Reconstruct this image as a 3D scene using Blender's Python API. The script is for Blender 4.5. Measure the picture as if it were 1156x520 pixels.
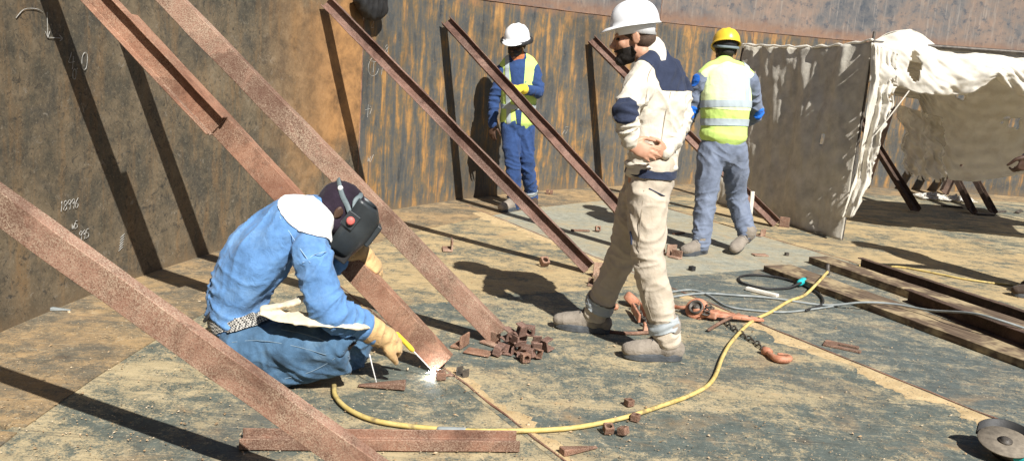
import bpy, bmesh, math, random
import numpy as np
from mathutils import Vector, Matrix, noise

for o in list(bpy.data.objects): bpy.data.objects.remove(o)
random.seed(7); rng = np.random.default_rng(7)
SC = bpy.context.scene; COL = SC.collection
R_ = math.radians

# ------------------------------------------------------------------ camera, sky, sun, exposure
FOC, PITCH, ROLL, CAMH = 1001.25, 0.2000, 0.0754, 1.522
IW, IH = 1156.0, 520.0
TCX, TCY, TR, COURSE = 7.105, 3.064, 9.583, 1.982          # tank centre, radius, height of one shell course
fw = Vector((0, math.cos(PITCH), -math.sin(PITCH))); rt0 = Vector((1, 0, 0)); up0 = rt0.cross(fw)
rt = rt0*math.cos(ROLL) + up0*math.sin(ROLL); upv = -rt0*math.sin(ROLL) + up0*math.cos(ROLL)
cam = bpy.data.cameras.new('camera'); cam.sensor_fit = 'HORIZONTAL'; cam.sensor_width = 36; cam.lens = FOC/IW*36
cam.clip_start = 0.05; cam.clip_end = 500
camo = bpy.data.objects.new('camera', cam); COL.objects.link(camo); SC.camera = camo
camo.matrix_world = Matrix(((rt.x, upv.x, -fw.x, 0), (rt.y, upv.y, -fw.y, 0), (rt.z, upv.z, -fw.z, CAMH), (0, 0, 0, 1)))

SUN_AZ, SUN_EL = R_(-27.5), R_(44.5)                        # direction the light travels: azimuth from +Y, elevation
sd = Vector((math.sin(SUN_AZ)*math.cos(SUN_EL), math.cos(SUN_AZ)*math.cos(SUN_EL), -math.sin(SUN_EL)))
world = bpy.data.worlds.new('World'); SC.world = world; world.use_nodes = True
wn = world.node_tree.nodes; wn.clear()
sky = wn.new('ShaderNodeTexSky'); sky.sky_type = 'NISHITA'; sky.sun_disc = False
sky.sun_elevation = SUN_EL; sky.sun_rotation = math.atan2(-sd.x, -sd.y); sky.dust_density = 0.5; sky.air_density = 0.7
bg = wn.new('ShaderNodeBackground'); bg.inputs[1].default_value = 0.05
wo = wn.new('ShaderNodeOutputWorld')
world.node_tree.links.new(sky.outputs[0], bg.inputs[0]); world.node_tree.links.new(bg.outputs[0], wo.inputs[0])
sl = bpy.data.lights.new('sun', 'SUN'); sl.energy = 5.0; sl.angle = R_(0.5); sl.color = (1.0, 0.97, 0.92)
so = bpy.data.objects.new('sun', sl); COL.objects.link(so); so.rotation_euler = sd.to_track_quat('-Z', 'Y').to_euler(); so.location = (4, -6, 9)
SC.view_settings.view_transform = 'Standard'; SC.view_settings.look = 'None'
SC.view_settings.exposure = 0.75; SC.view_settings.gamma = 1.0

# ------------------------------------------------------------------ placing helpers (photograph point + real depth -> metres)
def ray(u, v): return fw + rt*((u-IW/2)/FOC) - upv*((v-IH/2)/FOC)
def at(u, v, Y):
    d = ray(u, v); return Vector((0, 0, CAMH)) + d*(Y/d.y)
def gr(u, v, z=0.006):
    d = ray(u, v); return Vector((0, 0, CAMH)) + d*((z-CAMH)/d.z)
def wl(u, v):
    d = ray(u, v); a = d.x**2+d.y**2; b = -2*(d.x*TCX+d.y*TCY); c = TCX**2+TCY**2-TR**2
    return Vector((0, 0, CAMH)) + d*((-b+math.sqrt(max(b*b-4*a*c, 0)))/(2*a))
def ang(p): return math.atan2(p.y-TCY, p.x-TCX)

# ------------------------------------------------------------------ materials
class NT:
    def __init__(s, name):
        s.m = bpy.data.materials.new(name); s.m.use_nodes = True; s.t = s.m.node_tree; s.t.nodes.clear()
        s.out = s.n('ShaderNodeOutputMaterial'); s.b = s.n('ShaderNodeBsdfPrincipled'); s.l(s.b.outputs[0], s.out.inputs[0])
        s.tc = s.n('ShaderNodeTexCoord')
    def n(s, t): return s.t.nodes.new(t)
    def l(s, a, b): s.t.links.new(a, b)
    def coord(s, kind='Object', scale=(1, 1, 1), loc=(0, 0, 0)):
        mp = s.n('ShaderNodeMapping'); mp.inputs['Scale'].default_value = scale; mp.inputs['Location'].default_value = loc
        s.l(s.tc.outputs[kind], mp.inputs[0]); return mp.outputs[0]
    def noise(s, co, scale, detail=6, rough=.6, dist=0):
        x = s.n('ShaderNodeTexNoise'); x.inputs['Scale'].default_value = scale; x.inputs['Detail'].default_value = detail
        x.inputs['Roughness'].default_value = rough; x.inputs['Distortion'].default_value = dist; s.l(co, x.inputs['Vector']); return x.outputs[0]
    def vor(s, co, scale, feat='F1'):
        x = s.n('ShaderNodeTexVoronoi'); x.inputs['Scale'].default_value = scale; x.feature = feat; s.l(co, x.inputs['Vector']); return x.outputs[0]
    def ramp(s, fac, stops, interp='LINEAR'):
        x = s.n('ShaderNodeValToRGB'); x.color_ramp.interpolation = interp; e = x.color_ramp.elements
        while len(e) < len(stops): e.new(.5)
        for k, (p, c) in enumerate(stops):
            e[k].position = p; e[k].color = (c, c, c, 1) if isinstance(c, (int, float)) else (*c, 1)
        s.l(fac, x.inputs[0]); return x.outputs[0]
    def mix(s, fac, a, b, mode='MIX'):
        x = s.n('ShaderNodeMix'); x.data_type = 'RGBA'; x.blend_type = mode
        for i, v in ((0, fac), (6, a), (7, b)):
            if isinstance(v, (int, float)): x.inputs[i].default_value = v
            elif isinstance(v, tuple): x.inputs[i].default_value = (*v, 1)
            else: s.l(v, x.inputs[i])
        return x.outputs[2]
    def math(s, op, a, b=0.0):
        x = s.n('ShaderNodeMath'); x.operation = op
        for i, v in ((0, a), (1, b)):
            if isinstance(v, (int, float)): x.inputs[i].default_value = v
            else: s.l(v, x.inputs[i])
        return x.outputs[0]
    def bump(s, h, strength=.3, dist=.01):
        x = s.n('ShaderNodeBump'); x.inputs['Strength'].default_value = strength; x.inputs['Distance'].default_value = dist
        s.l(h, x.inputs['Height']); s.l(x.outputs[0], s.b.inputs['Normal'])
    def col(s, c):
        if isinstance(c, tuple): s.b.inputs['Base Color'].default_value = (*c, 1)
        else: s.l(c, s.b.inputs['Base Color'])
    def done(s, rough=.8, metal=0.0, spec=.35):
        for k, v in (('Roughness', rough), ('Metallic', metal), ('Specular IOR Level', spec)):
            if isinstance(v, (int, float)): s.b.inputs[k].default_value = v
            else: s.l(v, s.b.inputs[k])
        return s.m
def pm(name, stops, scale, rough=.8, metal=0., bump=.3, bscale=None, bdist=.006, stretch=(1, 1, 1), detail=7, spec=.35, speck=None):
    t = NT(name); co = t.coord('Object', stretch); n = t.noise(co, scale, detail); c = t.ramp(n, stops)
    if speck:
        colr, sc, lo, hi = speck
        c = t.mix(t.ramp(t.noise(t.coord('Object'), sc, 3, .7), [(lo, 0), (hi, 1)]), c, colr)
    t.col(c)
    t.bump(t.noise(co, bscale or scale*5, 5, .65), bump, bdist)
    return t.done(rough, metal, spec)
def fabric(name, c, var=.18, bump=.35, rough=.92, dirt=None, fold=26.0):
    t = NT(name); co = t.coord('Object'); n = t.noise(co, 9, 6)
    d = tuple(x*(1-var) for x in c); b = tuple(min(x*(1+var), .95) for x in c)
    cc = t.ramp(n, [(.32, d), (.68, b)])
    if dirt: cc = t.mix(t.ramp(t.noise(t.coord('Object', (1, 1, 1), (3, 1, 2)), 6, 6, .7), [(.5, 0), (.75, .6)]), cc, dirt)
    t.col(cc)
    h = t.math('ADD', t.math('MULTIPLY', t.noise(co, fold, 4, .6, .6), 1.0), t.math('MULTIPLY', t.noise(co, 420, 2), .10))
    t.bump(h, bump, .02)
    t.b.inputs['Sheen Weight'].default_value = .08
    return t.done(rough, 0, .15)

def translucent(m, amt):
    t = m.node_tree; b = [n for n in t.nodes if n.type == 'BSDF_PRINCIPLED'][0]; out = [n for n in t.nodes if n.type == 'OUTPUT_MATERIAL'][0]
    tr = t.nodes.new('ShaderNodeBsdfTranslucent'); mx = t.nodes.new('ShaderNodeMixShader'); mx.inputs[0].default_value = amt
    src = b.inputs['Base Color'].links[0].from_socket; t.links.new(src, tr.inputs[0]); t.links.new(b.outputs[0], mx.inputs[1]); t.links.new(tr.outputs[0], mx.inputs[2]); t.links.new(mx.outputs[0], out.inputs[0]); return m
def wall_mat(name, kind):
    t = NT(name); uv = t.coord('UV'); st = t.coord('UV', (1, .16, 1)); st2 = t.coord('UV', (1, .07, 1), (7, 3, 0))
    big = t.noise(uv, 1.1, 8, .62, .4); mid = t.noise(uv, 5.5, 8, .72, .3); fine = t.noise(uv, 38, 5, .7)
    streak = t.noise(st, 9.0, 8, .68, .35); streak2 = t.noise(st2, 19, 7, .68, .2)
    if kind == 'mottled':
        c = t.ramp(t.math('ADD', t.math('MULTIPLY', big, .5), t.math('MULTIPLY', mid, .5)),
                   [(.36, (.045, .043, .036)), (.45, (.086, .075, .055)), (.52, (.140, .110, .072)), (.60, (.19, .148, .096)), (.70, (.29, .245, .18))])
        c = t.mix(t.ramp(t.noise(uv, 3.0, 9, .72, .8), [(.50, 0), (.66, .75)]), c, (.060, .058, .050))
        c = t.mix(t.ramp(streak, [(.50, 0), (.68, .5)]), c, (.25, .145, .062))
        c = t.mix(t.ramp(t.noise(uv, 52, 6, .8), [(.53, 0), (.68, .55)]), c, (.30, .25, .17))
        c = t.mix(t.ramp(t.noise(uv, 21, 6, .75), [(.55, 0), (.65, .55)]), c, (.045, .042, .035))
        c = t.mix(t.ramp(t.noise(uv, 13, 9, .85, 1.6), [(.545, 0), (.60, .8)]), c, (.038, .037, .033))
        c = t.mix(t.ramp(t.noise(t.coord('UV', (1, 1, 1), (5, 9, 0)), 30, 7, .85, 1.2), [(.56, 0), (.61, .7)]), c, (.026, .025, .022))
        c = t.mix(t.ramp(t.noise(t.coord('UV', (1, 1, 1), (2, 4, 0)), 17, 8, .85, 1.0), [(.58, 0), (.64, .5)]), c, (.30, .27, .22))
        sx = t.n('ShaderNodeSeparateXYZ'); t.l(uv, sx.inputs[0]); du = t.math('ADD', sx.outputs[0], t.math('MULTIPLY', t.math('SUBTRACT', mid, .5), .5))
        ua = ang(wl(407, 110))*TR
        pat = t.math('MULTIPLY', t.ramp(t.math('MULTIPLY', t.math('SUBTRACT', du, ua), .5), [(.18, .95), (.36, .5), (.66, 0)]), t.ramp(t.math('ADD', t.math('MULTIPLY', sx.outputs[1], .4), t.math('MULTIPLY', t.math('SUBTRACT', big, .5), .9)), [(.12, 0), (.26, .9), (.66, .9), (.74, .3)]))
        c = t.mix(pat, c, t.ramp(mid, [(.35, (.17, .095, .045)), (.6, (.42, .22, .085))]))
    elif kind == 'streaked':
        c = t.ramp(t.math('ADD', t.math('MULTIPLY', streak, .7), t.math('MULTIPLY', mid, .3)),
                   [(.36, (.042, .046, .048)), (.46, (.090, .090, .084)), (.52, (.145, .110, .066)), (.57, (.30, .165, .062)), (.68, (.46, .26, .095))])
        c = t.mix(t.ramp(streak2, [(.50, 0), (.60, .75)]), c, (.074, .080, .082))
        c = t.mix(t.ramp(streak2, [(.28, .7), (.40, 0)]), c, (.36, .21, .08))
        c = t.mix(t.ramp(big, [(.50, 0), (.64, .6)]), c, (.056, .050, .040))
        c = t.mix(t.ramp(t.noise(uv, 24, 6, .75), [(.54, 0), (.64, .55)]), c, (.17, .125, .075))
        c = t.mix(t.ramp(fine, [(.58, 0), (.74, .5)]), c, (.05, .05, .048))
    elif kind == 'rusty':
        c = t.ramp(t.math('ADD', t.math('MULTIPLY', streak, .45), t.math('MULTIPLY', mid, .55)),
                   [(.36, (.10, .085, .06)), (.46, (.22, .14, .06)), (.56, (.40, .22, .075)), (.70, (.50, .30, .12))])
        c = t.mix(t.ramp(big, [(.46, 0), (.62, .8)]), c, (.085, .08, .068))
        c = t.mix(t.ramp(fine, [(.58, 0), (.74, .5)]), c, (.06, .05, .04))
    else:
        c = t.ramp(t.math('ADD', t.math('MULTIPLY', big, .55), t.math('MULTIPLY', mid, .45)),
                   [(.36, (.070, .078, .088)), (.46, (.130, .122, .118)), (.53, (.185, .145, .12)), (.66, (.26, .18, .135))])
        c = t.mix(t.ramp(streak2, [(.53, 0), (.66, .55)]), c, (.30, .26, .22))
        c = t.mix(t.ramp(t.noise(uv, 9, 8, .75), [(.53, 0), (.62, .75)]), c, (.055, .066, .082))
    # rust bleeding along the horizontal weld and dust splashed at the foot
    sep = t.n('ShaderNodeSeparateXYZ'); t.l(uv, sep.inputs[0]); z = sep.outputs[1]
    jit = t.math('ADD', z, t.math('MULTIPLY', t.math('SUBTRACT', mid, .5), .35))
    near = t.math('ABSOLUTE', t.math('SUBTRACT', jit, COURSE+.04))
    c = t.mix(t.ramp(near, [(.0, .6), (.12, 0)]), c, (.24, .125, .07))
    c = t.mix(t.ramp(jit, [(.0, .6), (.10, 0)]), c, (.17, .12, .07))
    t.col(c)
    t.bump(t.math('ADD', t.math('MULTIPLY', mid, .8), t.math('MULTIPLY', fine, .5)), .35, .006)
    return t.done(t.ramp(mid, [(.35, .5), (.65, .85)]), .0, .22)

def floor_mat(name, slate, sand, lo, hi, seed, pale=None):
    t = NT(name); co = t.coord('Object', (1, 1, 1), (seed, seed*.7, 0)); 
    sm = t.coord('Object', (.85, 1.7, 1), (seed, 0, 0))
    big = t.noise(sm, 1.3, 9, .68, .7); mid = t.noise(co, 9, 8, .75, .4); fine = t.noise(co, 120, 4, .8); fl = t.noise(co, 46, 6, .85, .8)
    f = t.math('ADD', t.math('MULTIPLY', big, .56), t.math('MULTIPLY', mid, .44))
    f = t.math('ADD', f, t.math('MULTIPLY', t.math('SUBTRACT', fine, .5), .34))
    f = t.math('ADD', f, t.math('MULTIPLY', t.math('SUBTRACT', fl, .5), .30))
    sl2 = tuple(x*1.7 for x in slate); sd2 = tuple(x*.78 for x in sand)
    cs = t.ramp(t.noise(co, 14, 7, .75, .3), [(.35, slate), (.65, sl2)])
    cd = t.ramp(t.noise(co, 5, 7, .7), [(.35, sd2), (.65, sand)])
    c = t.mix(t.ramp(f, [(lo, 0), (hi, 1)]), cs, cd)
    c = t.mix(t.ramp(t.noise(co, 2.2, 6, .7, .5), [(.56, 0), (.70, .5)]), c, (.42, .27, .13))      # orange rust dust
    c = t.mix(t.ramp(fl, [(.59, 0), (.64, .75)]), c, (.46, .41, .30))                                  # pale flakes
    c = t.mix(t.ramp(t.noise(co, 60, 4, .8, .5), [(.60, 0), (.66, .75)]), c, (.045, .042, .038))       # dark grit
    c = t.mix(t.ramp(t.noise(t.coord('Object', (1, 1, 1), (9+seed, 4, 0)), 0.9, 5, .6), [(.58, 0), (.68, .35)]), c, (.10, .085, .07))
    for (rz_, sc_, amt_, colr_) in ((.5, 5.0, .55, (.055, .055, .048)), (-1.03, 7.0, .45, (.47, .39, .26)), (1.7, 4.0, .4, (.06, .058, .05))):   # drag scratches
        mp = t.n('ShaderNodeMapping'); mp.inputs['Rotation'].default_value = (0, 0, rz_); mp.inputs['Scale'].default_value = (1, 26, 1); mp.inputs['Location'].default_value = (seed, 0, 0); t.l(t.tc.outputs['Object'], mp.inputs[0])
        c = t.mix(t.math('MULTIPLY', t.ramp(t.noise(mp.outputs[0], sc_*.35, 4, .6, .1), [(.60, 0), (.66, amt_)]), t.ramp(mid, [(.40, .2), (.55, 1)])), c, colr_)
    c = t.mix(t.ramp(t.vor(t.coord('Object', (1, 1, 1), (seed*.3, 2, 0)), 1.7), [(.02, .55), (.09, 0)]), c, (.06, .045, .035))    # burn and spill marks
    t.col(c)
    t.bump(t.math('ADD', t.math('MULTIPLY', mid, .6), t.math('MULTIPLY', fl, .6)), .45, .006)
    return t.done(t.ramp(mid, [(.35, .55), (.6, .9)]), 0, .35)

def beam_mat(name, a, b, dust, amount, seed):
    t = NT(name); co = t.coord('Object', (1, 1, 1), (seed, seed*2.1, 0))
    c = t.ramp(t.noise(co, 7, 8, .72), [(.35, a), (.62, b)])
    c = t.mix(t.ramp(t.noise(co, 2.6, 8, .75, .8), [(.44, 0), (.56, .85)]), c, tuple(x*.5 for x in a))
    c = t.mix(t.math('MULTIPLY', t.ramp(t.noise(co, 190, 4, .85), [(.45, 0), (.58, 1)]), t.ramp(t.noise(co, 3.2, 6, .7), [(.36, amount*.15), (.60, amount)])), c, dust)
    c = t.mix(t.ramp(t.noise(co, 170, 2, .7), [(.60, 0), (.68, .7)]), c, (.07, .030, .018))
    t.col(c); t.bump(t.noise(co, 95, 5, .8), .5, .004)
    return t.done(.82, 0, .3)

M = {}
M['wall_m'] = wall_mat('mottled_mill_scale', 'mottled'); M['wall_s'] = wall_mat('streaked_rusty_steel', 'streaked')
M['wall_r'] = wall_mat('orange_rusty_steel', 'rusty'); M['wall_u'] = wall_mat('upper_course_steel', 'upper')
M['fl_a'] = floor_mat('floor_dusty', (.068, .078, .066), (.42, .34, .20), .455, .55, 0.0)
M['fl_b'] = floor_mat('floor_sandy', (.072, .080, .066), (.45, .335, .175), .43, .535, 5.3)
M['fl_c'] = floor_mat('floor_slate', (.064, .076, .071), (.38, .32, .205), .50, .605, 11.9)
M['fl_f'] = floor_mat('floor_grey_green', (.066, .078, .069), (.42, .34, .20), .475, .575, 31.0)
M['fl_d'] = floor_mat('floor_pale', (.20, .20, .160), (.38, .315, .195), .44, .64, 17.1)
M['fl_e'] = floor_mat('floor_annular', (.085, .075, .055), (.37, .25, .125), .43, .56, 23.0)
M['sand'] = pm('sand_dust', [(.35, (.40, .285, .145)), (.65, (.52, .39, .215))], 14, .95, bump=.5, bscale=90, speck=((.10, .095, .08), 80, .58, .66))
M['beam1'] = beam_mat('rust_primer_dusty', (.20, .098, .064), (.30, .165, .115), (.50, .39, .28), .85, 0)
M['beam2'] = beam_mat('rust_primer_red', (.20, .088, .052), (.31, .155, .095), (.50, .36, .25), .65, 4)
M['beam3'] = beam_mat('rust_primer_plain', (.13, .064, .046), (.23, .128, .095), (.42, .32, .26), .5, 9)
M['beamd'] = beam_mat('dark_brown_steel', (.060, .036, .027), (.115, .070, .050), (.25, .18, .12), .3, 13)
M['rust'] = beam_mat('rusty_offcut', (.17, .080, .052), (.27, .135, .085), (.44, .33, .24), .6, 21)
M['orange'] = pm('orange_paint_worn', [(.35, (.34, .135, .075)), (.55, (.50, .23, .14)), (.72, (.55, .34, .24))], 18, .55, bump=.25, speck=((.10, .06, .045), 45, .60, .68))
M['steel'] = pm('dark_steel', [(.35, (.05, .045, .04)), (.65, (.13, .11, .09))], 30, .5, .3, bump=.3)
M['wood'] = pm('weathered_plank', [(.35, (.060, .040, .026)), (.5, (.115, .078, .050)), (.68, (.20, .145, .095))], 5, .9, bump=.6, stretch=(12, .8, 12), bscale=9, speck=((.34, .26, .15), 5, .47, .62))
M['plank_dark'] = pm('dark_plank', [(.35, (.075, .048, .032)), (.68, (.16, .105, .07))], 6, .85, bump=.5, stretch=(12, .8, 12), bscale=9)
M['chalk'] = pm('white_chalk', [(.3, (.26, .25, .22)), (.7, (.48, .47, .44))], 200, .95)
M['hose_y'] = pm('yellow_hose_rubber', [(.3, (.44, .32, .09)), (.7, (.58, .46, .19))], 14, .65, bump=.2, speck=((.20, .145, .07), 16, .52, .70))
M['hose_g'] = pm('grey_hose_rubber', [(.3, (.16, .18, .18)), (.7, (.30, .32, .31))], 14, .6, bump=.15)
M['black'] = pm('black_rubber', [(.3, (.014, .014, .015)), (.7, (.032, .031, .030))], 12, .55, bump=.2)
M['teal'] = pm('teal_plastic', [(.3, (.02, .36, .38)), (.7, (.03, .46, .46))], 10, .45, bump=.1)
M['tarp'] = fabric('grey_tarpaulin', (.60, .56, .475), .16, .35, .85, (.32, .29, .24), 12)
M['canvas'] = fabric('cream_canvas', (.82, .78, .69), .05, .22, .9, (.66, .59, .48), 22)
M['canvas_g'] = fabric('grey_sheet', (.82, .79, .72), .06, .35, .8, (.62, .56, .48), 14)
for k_, a_ in (('tarp', .2), ('canvas', .32), ('canvas_g', .5)): translucent(M[k_], a_)
M['ground'] = pm('site_ground', [(.3, (.30, .21, .11)), (.7, (.42, .31, .17))], 3, .95)
# clothing and skin
M['skin_a'] = pm('skin_tan', [(.3, (.42, .215, .135)), (.7, (.52, .29, .19))], 30, .5, bump=.12, bscale=160)
M['skin_b'] = pm('skin_dark', [(.3, (.055, .030, .020)), (.7, (.095, .052, .034))], 30, .5, bump=.12, bscale=160)
M['hair'] = pm('black_hair', [(.3, (.010, .009, .008)), (.7, (.030, .024, .020))], 120, .65, bump=.7, bscale=240, bdist=.006)
M['cream'] = fabric('cream_cotton', (.62, .57, .475), .06, .30, .92, (.50, .42, .31), 22)
M['khaki'] = fabric('khaki_cotton', (.47, .405, .32), .09, .32, .92, (.38, .30, .20), 22)
M['navy'] = fabric('navy_cotton', (.030, .038, .068), .2, .3)
M['grey_tape'] = fabric('grey_reflective_tape', (.34, .37, .38), .1, .15, .55)
M['denim_s'] = fabric('light_denim', (.10, .215, .42), .28, .45, .92, (.19, .32, .50), 20)
M['denim_j'] = fabric('faded_jeans', (.058, .115, .190), .40, .45, .92, (.18, .265, .34), 20)
M['leather'] = fabric('tan_leather', (.52, .34, .16), .25, .5, .8, (.30, .17, .07), 30)
M['apron'] = fabric('pale_leather', (.62, .54, .40), .1, .3, .85, (.40, .30, .20), 20)
M['white_cloth'] = fabric('white_cloth', (.80, .79, .76), .04, .3)
M['blue'] = fabric('royal_blue_cotton', (.028, .058, .155), .25, .4)
M['greyblue'] = fabric('grey_blue_cotton', (.150, .178, .240), .18, .4, .92, (.22, .245, .30), 20)
M['bright_blue'] = fabric('bright_blue_patch', (.02, .15, .62), .15, .3)
M['hiviz'] = fabric('lime_vest', (.54, .72, .19), .08, .25)
M['hiviz_sunlit'] = fabric('sunlit_lime_vest', (.72, .82, .44), .05, .25)  # lime with the sun's glare painted into the colour
M['vis_tape'] = fabric('silver_tape', (.38, .44, .46), .08, .12, .5)
M['boot'] = fabric('dusty_suede', (.25, .215, .175), .22, .5, .9, (.15, .125, .10), 34)
M['boot_d'] = fabric('dark_leather', (.06, .042, .030), .3, .4, .7)
M['sole'] = pm('rubber_sole', [(.3, (.035, .042, .050)), (.7, (.095, .10, .105))], 20, .8, bump=.4)
M['hat_w'] = pm('white_hard_hat', [(.3, (.78, .79, .80)), (.7, (.84, .85, .86))], 5, .3, bump=.03, spec=.5)
M['hat_y'] = pm('yellow_hard_hat', [(.3, (.72, .46, .03)), (.7, (.80, .54, .05))], 5, .35, bump=.03, spec=.5)
M['glove_y'] = fabric('yellow_glove', (.72, .55, .05), .15, .35)
M['orange_cloth'] = fabric('orange_scarf', (.48, .17, .07), .25, .4)
M['mask'] = pm('black_mask_plastic', [(.3, (.018, .022, .025)), (.7, (.035, .042, .046))], 9, .42, bump=.08, spec=.5)
M['beanie'] = fabric('black_purple_cloth', (.022, .015, .024), .3, .4)
M['strap'] = pm('grey_strap', [(.3, (.10, .13, .14)), (.7, (.17, .21, .22))], 20, .6, bump=.15)
M['knob'] = pm('red_knob', [(.3, (.60, .12, .10)), (.7, (.70, .20, .17))], 20, .5, bump=.1)
M['eye'] = pm('eye_dark', [(.3, (.02, .015, .012)), (.7, (.05, .04, .035))], 20, .3, bump=0)
M['web_belt'] = None
tb = NT('checked_webbing'); ck = tb.n('ShaderNodeTexChecker'); ck.inputs['Scale'].default_value = 130; tb.l(tb.coord('Object'), ck.inputs[0])
ck.inputs[1].default_value = (.03, .03, .03, 1); ck.inputs[2].default_value = (.40, .38, .34, 1); tb.l(ck.outputs[0], tb.b.inputs['Base Color']); M['web_belt'] = tb.done(.85)
ta = NT('welding_arc_light'); ta.b.inputs['Emission Color'].default_value = (.93, .96, 1, 1); ta.b.inputs['Emission Strength'].default_value = 70; M['arc'] = ta.done(.5)
tp = NT('clear_plastic'); tp.col((.80, .76, .68)); tp.b.inputs['Transmission Weight'].default_value = .35; tp.b.inputs['Alpha'].default_value = .75
tp.bump(tp.noise(tp.coord('Object'), 30, 5), .5, .02); M['plastic'] = tp.done(.22, 0, .6)

# ------------------------------------------------------------------ object helpers
BASE = {}
def mesh_of(verts, faces, smooth=True):
    me = bpy.data.meshes.new('m'); me.from_pydata([tuple(v) for v in verts], [], [tuple(f) for f in faces]); me.update()
    if smooth: me.polygons.foreach_set('use_smooth', [True]*len(me.polygons))
    return me
def thing(name, base, label, cat, group=None):
    o = bpy.data.objects.new(name, None); COL.objects.link(o); o.location = base; o.empty_display_size = .1
    o['label'] = label; o['category'] = cat; BASE[o.name] = Vector(base)
    if group: o['group'] = group
    return o
def part(name, me, mat, parent, label=None):
    b = BASE[parent.name]; me.transform(Matrix.Translation(-b)); o = bpy.data.objects.new(name, me); COL.objects.link(o)
    o.parent = parent; BASE[o.name] = b; me.name = name
    me.materials.clear(); me.materials.append(M[mat] if isinstance(mat, str) else mat)
    if label: o['label'] = label
    return o
def solo(name, me, mat, base, label, cat, group=None):
    base = Vector(base); me.transform(Matrix.Translation(-base)); o = bpy.data.objects.new(name, me); COL.objects.link(o); o.location = base
    me.name = name; me.materials.clear(); me.materials.append(M[mat] if isinstance(mat, str) else mat)
    o['label'] = label; o['category'] = cat; BASE[o.name] = base
    if group: o['group'] = group
    return o
def structure(name, me, mat, kind='structure', loc=(0, 0, 0)):
    o = bpy.data.objects.new(name, me); COL.objects.link(o); o['kind'] = kind; o.location = loc; BASE[o.name] = Vector(loc)
    me.name = name
    if mat: me.materials.append(M[mat])
    return o
def merge(*shapes):
    V, F = [], []
    for v, f in shapes:
        n = len(V); V += [Vector(x) for x in v]; F += [tuple(i+n for i in q) for q in f]
    return V, F
def bevel(me, w=.003, seg=1):
    bm = bmesh.new(); bm.from_mesh(me)
    es = [e for e in bm.edges if len(e.link_faces) == 2 and e.calc_face_angle() > .5]
    bmesh.ops.bevel(bm, geom=es, offset=w, segments=seg, affect='EDGES', profile=.5, clamp_overlap=True)
    bm.to_mesh(me); bm.free(); return me
def box(c, ax, ay, az, hx, hy, hz):
    V = []
    for sx in (-1, 1):
        for sy in (-1, 1):
            for sz in (-1, 1): V.append(Vector(c)+Vector(ax)*sx*hx+Vector(ay)*sy*hy+Vector(az)*sz*hz)
    F = [(0, 1, 3, 2), (4, 6, 7, 5), (0, 4, 5, 1), (2, 3, 7, 6), (0, 2, 6, 4), (1, 5, 7, 3)]
    if Vector(ax).cross(Vector(ay)).dot(Vector(az)) < 0: F = [f[::-1] for f in F]
    return V, F
def catmull(P, sub):
    P = [Vector(p) for p in P]
    if len(P) < 3 or sub < 2: 
        return P
    out = []
    for i in range(len(P)-1):
        p0 = P[i-1] if i else P[0]*2-P[1]; p1 = P[i]; p2 = P[i+1]; p3 = P[i+2] if i+2 < len(P) else P[-1]*2-P[-2]
        for k in range(sub):
            t = k/sub; out.append(.5*((2*p1)+(p2-p0)*t+(2*p0-5*p1+4*p2-p3)*t*t+(3*p1-p0-3*p2+p3)*t**3))
    out.append(P[-1]); return out
def limb(P, rad, ref=None, n=14, sub=4, cap=True):
    """lofted closed tube through P; rad: list of r or (a along ref, b across)"""
    m = len(P); R2 = [(r, r) if not isinstance(r, tuple) else r for r in rad]
    C = catmull(P, sub); s = (len(C)-1)/(m-1)
    def rr(i):
        x = i/s; k = min(int(x), m-2); t = x-k; t = t*t*(3-2*t)
        return (R2[k][0]*(1-t)+R2[k+1][0]*t, R2[k][1]*(1-t)+R2[k+1][1]*t)
    rings = []
    T = [(C[min(i+1, len(C)-1)]-C[max(i-1, 0)]).normalized() for i in range(len(C))]
    rf = Vector(ref) if ref is not None else (Vector((0, 0, 1)) if abs(T[0].z) < .8 else Vector((1, 0, 0)))
    prev = rf
    for i, c in enumerate(C):
        base = rf if ref is not None else prev
        x = base-T[i]*base.dot(T[i]); x = x.normalized() if x.length > 1e-4 else T[i].orthogonal().normalized(); prev = x
        rings.append((c, x, T[i].cross(x), *rr(i)))
    full = []
    if cap:
        c, x, y, a, b = rings[0]; t = T[0]
        for q in (.12, .5, .85): full.append((c-t*min(a, b)*math.cos(q*math.pi/2), x, y, a*math.sin(q*math.pi/2), b*math.sin(q*math.pi/2)))
    full += rings
    if cap:
        c, x, y, a, b = rings[-1]; t = T[-1]
        for q in (.85, .5, .12): full.append((c+t*min(a, b)*math.cos(q*math.pi/2), x, y, a*math.sin(q*math.pi/2), b*math.sin(q*math.pi/2)))
    V, F = [], []
    for c, x, y, a, b in full:
        for k in range(n):
            th = 2*math.pi*k/n; V.append(c+x*a*math.cos(th)+y*b*math.sin(th))
    for i in range(len(full)-1):
        for k in range(n):
            k2 = (k+1) % n; F.append((i*n+k, i*n+k2, (i+1)*n+k2, (i+1)*n+k))
    F.append(tuple(range(n))[::-1]); F.append(tuple((len(full)-1)*n+k for k in range(n)))
    return V, F
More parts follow.
